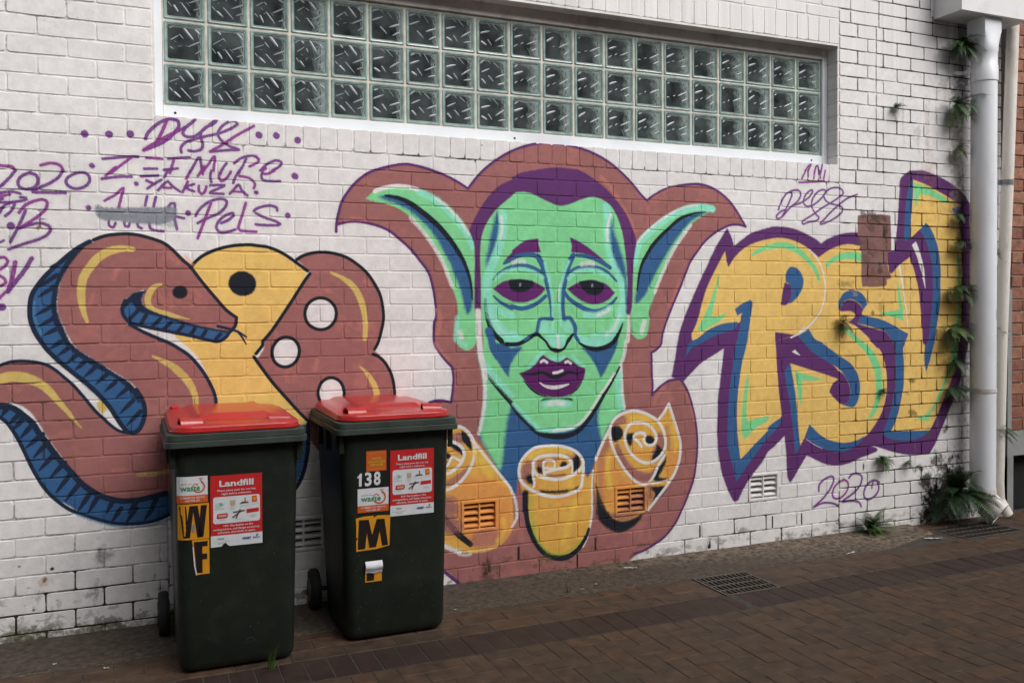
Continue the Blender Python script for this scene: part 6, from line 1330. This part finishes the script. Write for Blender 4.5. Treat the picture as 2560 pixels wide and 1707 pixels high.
def lid_mesh():
    b = MB(); n = 112; hx, y0, y1 = 0.258, -0.342, 0.315; ymid = (y0 + y1) / 2
    base = rrect(-hx, hx, y0, y1, 0.085, 0, n // 4); base = base[:n]
    def sm(a, b_, t): t = min(max((t - a) / (b_ - a), 0), 1); return t * t * (3 - 2 * t)
    def H(x, y):
        z = 1.019 + 0.009 * sm(-.36, .30, y) * 1.0 + 0.006 * (1 - (x / .27) ** 2)
        m = sm(-.175, -.125, x + .10 * (y + .2) * .25) * (1 - sm(.125, .175, x)) * sm(-.215, -.155, y)
        z += 0.022 * m * (1 - .25 * sm(-.1, .3, y))
        g = sm(-.246, -.220, x) * (1 - sm(.220, .246, x)) * sm(-.334, -.31, y); z -= .005 * (1 - g)
        return z
    def ring(s_, z=None):
        o = []
        for x, y, _ in base:
            X, Y = x * s_, ymid + (y - ymid) * s_; o.append((X, Y, H(X, Y) if z is None else z))
        return o
    rings = [ring(1.0, .991), ring(1.012, .993), ring(1.012, .999), ring(1.002, 1.001), ring(1.000, 1.012), ring(.992, 1.0165)]
    for k in range(30): rings.append(ring(.975 * (1 - k / 30.0) ** 1.0 + .0))
    b.loft(rings, False, True)
    return b.mesh('lid', M_LID, smooth=50)
LID = lid_mesh()
def grip_mesh():
    b = MB(); n = 8; out = []; inn = []
    for k in range(n + 1):
        a = math.pi * k / n; out.append((.030 * math.cos(a), .026 * math.sin(a) ** .8)); inn.append((.023 * math.cos(a), .019 * math.sin(a)))
    for pr, L in ((out, .036),):
        m = n + 1
        v = [(-L, y, z) for y, z in out] + [(L, y, z * .75) for y, z in out] + [(-L, y, z) for y, z in inn] + [(L * .6, y * .8, z * .5) for y, z in inn]
        f = [(i, i + 1, m + i + 1, m + i) for i in range(n)] + [(2 * m + i, 3 * m + i, 3 * m + i + 1, 2 * m + i + 1) for i in range(n)] + [(i, 2 * m + i, 2 * m + i + 1, i + 1) for i in range(n)] + [tuple(m + i for i in range(m))]
        b.add(v, f)
    return b.mesh('lid_grip', M_LID, smooth=50)
GRIP = grip_mesh()
def wheel_parts(o, x):
    b = MB(); n = 26; t = .022; prof = [(.060, -t), (.092, -t), (.099, -t * .6), (.100, 0), (.099, t * .6), (.092, t), (.060, t)]
    b.loft([[(dx, r * math.cos(2 * math.pi * k / n), r * math.sin(2 * math.pi * k / n)) for k in range(n)] for r, dx in prof], True, True)
    w_ = b.build('wheel', M_TYRE, o, (x, .235, .100), smooth=50)
    b = MB(); b.loft([[(dx, r * math.cos(2 * math.pi * k / 18), r * math.sin(2 * math.pi * k / 18)) for k in range(18)] for r, dx in [(.058, -t - .004), (.058, t + .004)]], True, True); b.build('hub', M_HUB, w_)
def make_bin(loc, rz, label, which):
    o = empty('wheelie_bin', loc, rz); tag(o, label, 'bin', 'red lidded wheelie bins against the mural wall')
    b = MB(); rings = []
    for z, k in ((.012, .965), (.022, .985), (.045, 1.0), (.25, 1), (.5, 1), (.75, 1), (.905, 1), (.935, 1)):
        hw = body_hw(max(z, .04)) * k; yb = 0.165 + .13 * max(z - .04, 0) / .89; rings.append(rrect(-hw, hw, body_yf(max(z, .04)) + (1 - k) * .5, yb, R_, z, 6))
    b.loft(rings, True, False); b.build('body', M_BIN, o, smooth=40)
    b = MB(); r = .035
    for z0, z1, hx, y0, y1 in ((.935, .961, .281, -.371, .318), (.9608, .9885, .274, -.364, .312)):
        b.loft([rrect(-hx + .003, hx - .003, y0 + .003, y1 - .003, r, z0, 6), rrect(-hx, hx, y0, y1, r, z0 + .003, 6), rrect(-hx, hx, y0, y1, r, z1 - .002, 6), rrect(-hx + .002, hx - .002, y0 + .002, y1 - .002, r, z1, 6)], True, True)
    b.build('rim', M_BINRIM, o, smooth=40)
    for sx in (-1, 1):
        for q, (xx, dz, y0, y1) in enumerate(((.262, .085, -.325, -.312), (.272, .065, -.300, -.287), (.266, .10, -.05, -.04), (.266, .10, .12, .13))):
            b = MB(); b.cbox(min(sx * (xx - .022), sx * xx), max(sx * (xx - .022), sx * xx), y0, y1, .935 - dz, .936, .002); b.build('rim_rib', M_BIN, o)
        b = MB(); b.tube([(sx * .17, .30, .95), (sx * .17, .345, .975), (sx * .17, .352, 1.0)], .014, 10); b.build('handle_bracket', M_BIN, o, smooth=True)
        wheel_parts(o, sx * .276)
    b = MB(); b.tube([(-.235, .350, .998), (.235, .350, .998)], .0135, 12); b.build('handle_bar', M_BIN, o, smooth=True)
    b = MB(); b.tube([(-.25, .235, .1), (.25, .235, .1)], .011, 10); b.build('axle', M_HUB, o, smooth=True)
    b = MB(); b.cbox(-.20, .20, .12, .25, .05, .16, .02); b.build('axle_housing', M_BIN, o)
    lid = place('lid', LID, o)
    place('lid_grip', GRIP, lid, (-.178, -.262, 1.016), (0, 0, .18), (1.2, 1.2, 1.25)); place('lid_grip', GRIP, lid, (.180, -.258, 1.018), (0, 0, -.12), (1.2, 1.2, 1.25))
    for x in (-.215, .135):
        b = MB(); b.cbox(x - .02, x + .02, .295, .350, 1.012, 1.042, .008); b.build('hinge_lug', M_LID, lid)
    if which == 0:
        waste_sticker(o, -.233, -.117, .708, .815)
        landfill_sticker(o, -.107, .097, .517, .811, True)
        s_ = panel(o, 'letter_sticker', -.231, -.113, .558, .704, .0018, M_SYEL)
        u = lambda a, c: (-.2255 + .105 * a, .566 + .130 * c)
        def stroke4(a0, a1, b0, b1, n=6):
            q = []
            for i in range(n):
                t0, t1 = i / n, (i + 1) / n; L_ = lambda p, q_, t: (p[0] + (q_[0] - p[0]) * t, p[1] + (q_[1] - p[1]) * t)
                c = [L_(a0, b0, t0), L_(a1, b1, t0), L_(a1, b1, t1), L_(a0, b0, t1)]; q.append([u(*x) for x in c])
            return q
        polys(s_, 'lettering', stroke4((.0, 1), (.24, 1), (.14, 0), (.34, 0)) + stroke4((.36, 1), (.53, 1), (.20, 0), (.37, 0)), .0026, M_SBLK)
        polys(s_, 'lettering', stroke4((.47, 1), (.66, 1), (.64, 0), (.84, 0)) + stroke4((.78, 1), (1.0, 1), (.66, 0), (.86, 0)), .0028, M_SBLK)
        panel(s_, 'torn_spot', 0, 0, 0, 0, .0032, mat('sticker_scar', (0.20, 0.19, 0.18), .6), [(-.178, .592), (-.171, .586), (-.166, .604), (-.170, .622), (-.178, .618)])
        s_ = panel(o, 'letter_sticker', 0, 0, 0, 0, .0018, M_SYEL, [(-.180, .556), (-.113, .556), (-.113, .413), (-.164, .412), (-.170, .45), (-.176, .53)])
        v = lambda a, c: (-.1725 + .053 * a, .420 + .128 * c)
        polys(s_, 'lettering', [[v(0, 1), v(1, 1), v(1, .84), v(.62, .84), v(.62, .60), v(.96, .60), v(.96, .42), v(.62, .42), v(.62, 0), v(.18, 0)]], .0026, M_SBLK)
        panel(o, 'peeled_edge', 0, 0, 0, 0, .0030, M_PAPER, [(-.1775, .53), (-.1745, .53), (-.168, .45), (-.160, .412), (-.165, .411), (-.172, .45)])
        polys(o, 'scuff', arcband(.045, .105, .018, .0195, 20, 150, 10) + arcband(.03, .112, .010, .0112, 200, 340, 8) + arcband(.06, .098, .012, .0128, 30, 170, 8), .0014, mat('scuff_grey', (0.06, 0.065, 0.06), .8))
    else:
        s_ = panel(o, 'collection_sticker', -.143, -.052, .766, .856, .0016, M_SORG)
        write(s_, 'lettering', [('WASTE', -.0975, .817, .0085, .044, .03), ('COLLECTION', -.0975, .803, .0085, .076, .03), ('SERVICE', -.0975, .789, .0085, .056, .03), ('NORTHERN RIVERS WASTE', -.0975, .844, .0045, .075, 0), ('PHONE 1300 878 387', -.0975, .772, .0045, .072, 0)], .0024, M_SLIM)
        write(o, 'number', [('3', -.134, .703, .058, .031, .03), ('8', -.094, .704, .058, .031, .03)], .0016, M_SWHT)
        polys(o, 'number', [[(-.176, .701), (-.164, .7015), (-.163, .759), (-.171, .759), (-.176, .751)], [(-.176, .751), (-.183, .746), (-.183, .738), (-.176, .741)]], .0016, M_SWHT)
        waste_sticker(o, -.182, -.042, .583, .690)
        landfill_sticker(o, -.034, .170, .554, .852, False)
        s_ = panel(o, 'letter_sticker', 0, 0, 0, 0, .0018, M_SYEL, [(-.190, .560), (-.150, .566), (-.108, .566), (-.112, .556), (-.092, .566), (-.034, .562), (-.038, .425), (-.100, .414), (-.188, .412), (-.189, .46), (-.180, .47), (-.189, .475), (-.188, .52)])
        u = lambda a, c: (-.182 + .138 * a, .420 + .132 * c)
        polys(s_, 'lettering', [[u(.04, 1), u(.36, .985), u(.47, .45), u(.62, .98), u(.88, .97), u(1.0, .06), u(.80, .05), u(.72, .55), u(.60, .03), u(.38, .02), u(.30, .55), u(.24, 0), u(0, 0)]], .0026, M_SBLK)
        s_ = panel(o, 'letter_sticker', -.148, -.073, .268, .362, .0018, M_SYEL)
        panel(s_, 'lettering', -.142, -.108, .274, .32, .0026, M_SBLK)
        b = MB(); g = []
        for i in range(7):
            t = i / 6
            for j in range(7):
                q = j / 6; x, y, z = front(-.149 + .077 * q, .362 - .052 * t, .0035); g.append((x, y - .014 * math.sin(math.pi * min(t * 1.15, 1)) - .004 * t, z + .003 * math.sin(9 * q) * t))
        b.add(g, [(i * 7 + j, i * 7 + j + 1, (i + 1) * 7 + j + 1, (i + 1) * 7 + j) for i in range(6) for j in range(6)]); b.build('curled_paper', M_PAPER, s_, smooth=True, fix=False)
    b = MB(); rr = random.Random(which)           # bird and paint specks
    for k in range(70 if which else 14):
        x = rr.uniform(-.19, .19); z = rr.uniform(.06, .40) if which else rr.uniform(.06, .50); s2 = rr.uniform(.0005, .0015)
        b.add([front(x + s2 * a, z + s2 * c * rr.uniform(.8, 2), .0012) for a, c in ((-1, -1), (1, -1), (1, 1), (-1, 1))], [(0, 1, 2, 3)])
    tag(b.build('specks', mat('pale_speck', (0.10, 0.115, 0.10), .8), o, fix=False), kind='stuff')
    return o
make_bin((0.748, -0.370, 0), 0.0, 'left wheelie bin with W and F letter stickers on its dark green front', 0)
make_bin((1.446, -0.292, 0), 0.0, 'right wheelie bin numbered 138 with an M letter sticker', 1)

# ------------------------------------------------------------------ ferns and weeds
def leaf_mat(name, c): 
    m = mat(name, c, 0.5, noise=0.45, nscale=22, spec=0.4); return m
M_FERN = [leaf_mat('fern_green', (0.040, 0.085, 0.022)), leaf_mat('fern_light', (0.070, 0.125, 0.026)), leaf_mat('fern_dark', (0.020, 0.048, 0.017)), leaf_mat('fern_dry', (0.16, 0.11, 0.05))]
def frond(b, L, az, el, droop, width, m, rr, n=13, tooth=True):
    """one pinnate frond from the origin"""
    d = Vector((math.cos(az) * math.cos(el), math.sin(az) * math.cos(el), math.sin(el))); p = Vector((0, 0, 0)); step = L / n; side = Vector((-math.sin(az), math.cos(az), 0)); pts = []
    for i in range(n + 1):
        pts.append((p.copy(), d.copy())); p = p + d * step; d = (d + Vector((0, 0, -droop / n)) + Vector((rr.uniform(-.04, .04), rr.uniform(-.04, .04), 0))).normalized()
    for i in range(1, n + 1):
        q, dd = pts[i]; t = i / n; w = width * (math.sin(math.pi * min(t * .92 + .10, 1)) ** .75) * (1.05 - .35 * t); up = side.cross(dd).normalized()
        for s_ in (-1, 1):
            tip = q + side * (s_ * w) + dd * (w * .55) - up * (w * rr.uniform(.05, .3)); bw = step * .62
            b.cur = m; mid = q + side * (s_ * w * .5) + dd * (w * .2)
            b.add([q - dd * bw * .42, mid - dd * bw * .52, tip, mid + dd * bw * .52, q + dd * bw * .42], [(0, 1, 2, 3, 4)])
    tip = pts[-1][0]; b.add([tip - side * .004, tip + pts[-1][1] * step * 1.2, tip + side * .004], [(0, 1, 2)])
    rw = .0012; b.add([pts[0][0] - side * rw, pts[0][0] + side * rw, pts[n // 2][0] + side * rw, pts[n // 2][0] - side * rw], [(0, 1, 2, 3)])
def fern(loc, nf, L, label, seed, spread=(-160, -20), el=(.1, .9), droop=1.3, width=.3, mats=(0, 1, 2), wall_plant=True, group='ferns growing out of the wall'):
    rr = random.Random(seed); o = empty('fern', loc); L *= .86
    for k in range(nf):
        b = MB(); l = L * rr.uniform(.6, 1.1); az = math.radians(spread[0] + (spread[1] - spread[0]) * (k + rr.random()) / nf)
        frond(b, l, az, rr.uniform(*el), droop * rr.uniform(.6, 1.3), l * width * .95 * rr.uniform(.7, 1.1), rr.choice(mats), rr, n=max(13, int(13 + l * 30)))
        b.build('frond', M_FERN, o, fix=False)
    tag(o, label, 'fern', group); return o
fern((5.575, -0.045, 3.26), 33, .24, 'dark bushy fern under the rain head beside the downpipe', 1, (-175, -5), (-.6, .8), 1.6, .24, (2, 2, 0))
fern((5.560, -0.040, 2.86), 21, .24, 'long green fern hanging beside the upper downpipe', 2, (-170, -20), (-.9, .7), 1.5, .24, (0, 2, 1))
fern((5.570, -0.035, 2.56), 13, .13, 'small fern high beside the downpipe below the window level', 3, (-165, -15), (-.7, .7), 1.5, .3, (0, 1))
fern((5.037, -0.006, 2.80), 15, .085, 'tiny bright fern on the white bricks right of the window', 4, (-165, -15), (-.4, .9), 1.2, .34, (1, 1, 0))
fern((5.585, -0.035, 2.11), 10, .11, 'small fern beside the downpipe at the top of the yellow letter', 5, (-165, -15), (-.7, .7), 1.4, .32, (2, 0))
fern((5.585, -0.035, 1.92), 13, .14, 'leafy fern beside the downpipe halfway up the yellow letter', 6, (-165, -15), (-.7, .7), 1.4, .32, (2, 0))
fern((5.575, -0.035, 1.60), 18, .19, 'wide bright fern beside the middle of the downpipe', 7, (-170, -15), (-.6, .8), 1.3, .33, (0, 1, 2))
fern((5.530, -0.030, 1.33), 18, .21, 'bright star shaped fern beside the downpipe on the mint stripe', 8, (-170, -15), (-.7, .7), 1.3, .33, (1, 0, 0))
fern((5.560, -0.030, 1.12), 12, .17, 'dark fern low beside the downpipe at the purple outline', 9, (-170, -20), (-.8, .5), 1.4, .3, (2, 2, 0))
fern((5.550, -0.030, 0.93), 13, .19, 'drooping dark fern beside the lower downpipe above its strap', 10, (-170, -20), (-.9, .4), 1.3, .3, (2, 2))
fern((4.590, -0.006, 1.38), 18, .125, 'small fern with dry fronds growing on the middle letter', 11, (-165, -15), (-.8, .8), 1.3, .3, (0, 2, 3))
fern((4.925, -0.006, 0.930), 10, .075, 'tiny fern on the mint curve of the middle letter', 12, (-165, -15), (-.6, .8), 1.3, .34, (2, 0))
fern((4.925, -0.006, 0.47), 19, .125, 'bushy little fern on the white bricks under the letters', 13, (-165, -15), (-.9, .9), 1.3, .3, (0, 1))
fern((5.150, -0.006, 0.43), 10, .10, 'sparse little fern on bricks next to a round moss spot', 14, (-165, -15), (-.4, 1.1), 1.2, .28, (2, 0))
fern((5.540, -0.060, 0.20), 44, .36, 'large dark fern clump at the foot of the downpipe', 15, (-185, -35), (-.15, 1.25), 1.6, .27, (2, 2, 2, 0))
fern((4.800, -0.030, 0.012), 39, .24, 'light green fern clump growing where the wall meets the ground', 16, (-178, -2), (.15, 1.2), 1.3, .27, (0, 1, 1))
fern((5.960, -0.025, 1.85), 9, .11, 'small fern between the two pipes near the top', 17, (-140, -20), (-.5, .8), 1.2, .32, (0, 2))
fern((5.960, -0.025, 1.30), 10, .13, 'small fern between the two pipes halfway down', 18, (-140, -20), (-.5, .8), 1.2, .32, (0, 1))
fern((5.950, -0.025, 0.62), 13, .20, 'leafy fern between the two pipes near the bottom', 19, (-120, 0), (-.4, .9), 1.2, .3, (0, 1, 2))
def weed(loc, n, h, label, seed, ms):
    rr = random.Random(seed); o = empty('weed', loc)
    for k in range(n):
        b = MB(); b.cur = 0; az = rr.uniform(-math.pi, 0); le = rr.uniform(.15, .6); hh = h * rr.uniform(.5, 1); p = Vector((rr.uniform(-.012, .012), rr.uniform(-.01, 0), 0)); s_ = Vector((-math.sin(az), math.cos(az), 0)) * .0022; q = []
        for i in range(5):
            t = i / 4; c = p + Vector((math.cos(az) * le * hh * t * t, math.sin(az) * le * hh * t * t, hh * t)); q.append((c, s_ * (1.05 - t)))
        b.add([c - w for c, w in q] + [c + w for c, w in q], [(i, i + 1, 6 + i, 5 + i) for i in range(4)]); b.build('blade', ms, o, fix=False)
    tag(o, label, 'weed'); return o
weed((0.870, -0.725, -0.004), 44, .12, 'tuft of grass in the paving at the corner of the left bin', 21, M_FERN[1])
weed((2.112, -0.012, 0.06), 16, .15, 'dry brown weed against the wall below the orange vent', 22, M_FERN[3])
weed((3.548, -0.012, 0.03), 10, .10, 'pale little weed on the lowest white bricks', 23, M_FERN[0])
weed((2.42, -0.345, 0.0), 5, .09, 'thin single grass sprig at the concrete edge', 24, M_FERN[0])
weed((2.66, -0.012, 0.004), 8, .03, 'tiny green sprout where the pink bricks meet the concrete', 25, M_FERN[1])

# ------------------------------------------------------------------ litter on the ground
def scrap(loc, w, d, label, seed, c=(0.62, 0.62, 0.64), h=.006):
    rr = random.Random(seed); b = MB(); n = 6; v = []
    for i in range(n + 1):
        for j in range(4): v.append((w * (i / n - .5) + rr.uniform(-.1, .1) * w / n, d * (j / 3 - .5) * (1 - .5 * abs(i / n - .5)) + rr.uniform(-.15, .15) * d, h * (.25 + rr.random())))
    b.add(v, [(i * 4 + j, (i + 1) * 4 + j, (i + 1) * 4 + j + 1, i * 4 + j + 1) for i in range(n) for j in range(3)])
    o = b.build('paper_scrap', mat('scrap_%d' % seed, c, .7), None, loc, (0, 0, rr.uniform(-.4, .4)), fix=False); tag(o, label, 'litter', 'scraps of litter on the ground'); return o
from_px = [((2.93, -0.13, .012), .10, .018, 'crumpled white wrapper on the concrete below the right scroll'), ((2.62, -0.30, .006), .022, .014, 'small white scrap in the gutter near the middle of the concrete strip'), ((2.52, -0.34, .004), .03, .010, 'thin white sliver at the concrete edge'), ((5.03, -0.33, .004), .16, .03, 'white paper strip on the pavers by the far grate'), ((4.30, -0.38, .004), .12, .014, 'long pale sliver on the kerb edge near the fern clump'), ((0.04, -0.33, .004), .02, .02, 'white speck on the concrete strip left of the bins'), ((0.24, -0.46, .004), .028, .014, 'white flake on the pavers left of the bins'), ((1.80, -0.37, .004), .02, .012, 'white flake by the right bin on the pavers')]
for i, (l, w, d, lb) in enumerate(from_px): scrap(l, w * .75, d * .75, lb, 50 + i, (0.40, 0.39, 0.38))

# ------------------------------------------------------------------ unseen building added behind the camera to shade the foot of the wall
M_OPP = mat('shade_building_render', (0.30, 0.28, 0.25), 0.85, noise=0.3, nscale=3, bump=0.2, bscale=30)
M_OPPW = mat('shade_building_glass', (0.02, 0.025, 0.03), 0.1)
op = empty('shade_building', (1.5, -8.2, 0)); tag(op, 'unseen building added across the lane to shade the foot of the mural wall', 'building')
b = MB(); b.box(-14, 14, -4, 0, -.05, 6.3); b.build('walls', M_OPP, op)
b = MB(); b.box(-14.2, 14.2, -4.2, .25, 6.3, 6.55); b.build('parapet', M_OPP, op)
for i in range(7):
    b = MB(); b.box(-12 + 4 * i - .6, -12 + 4 * i + .6, -.1, .012, 1.2, 2.6); w_ = b.build('window', M_OPPW, op)
    b = MB(); b.box(-12 + 4 * i - .7, -12 + 4 * i + .7, -.02, .08, 1.1, 1.195); b.build('sill', M_OPP, w_)
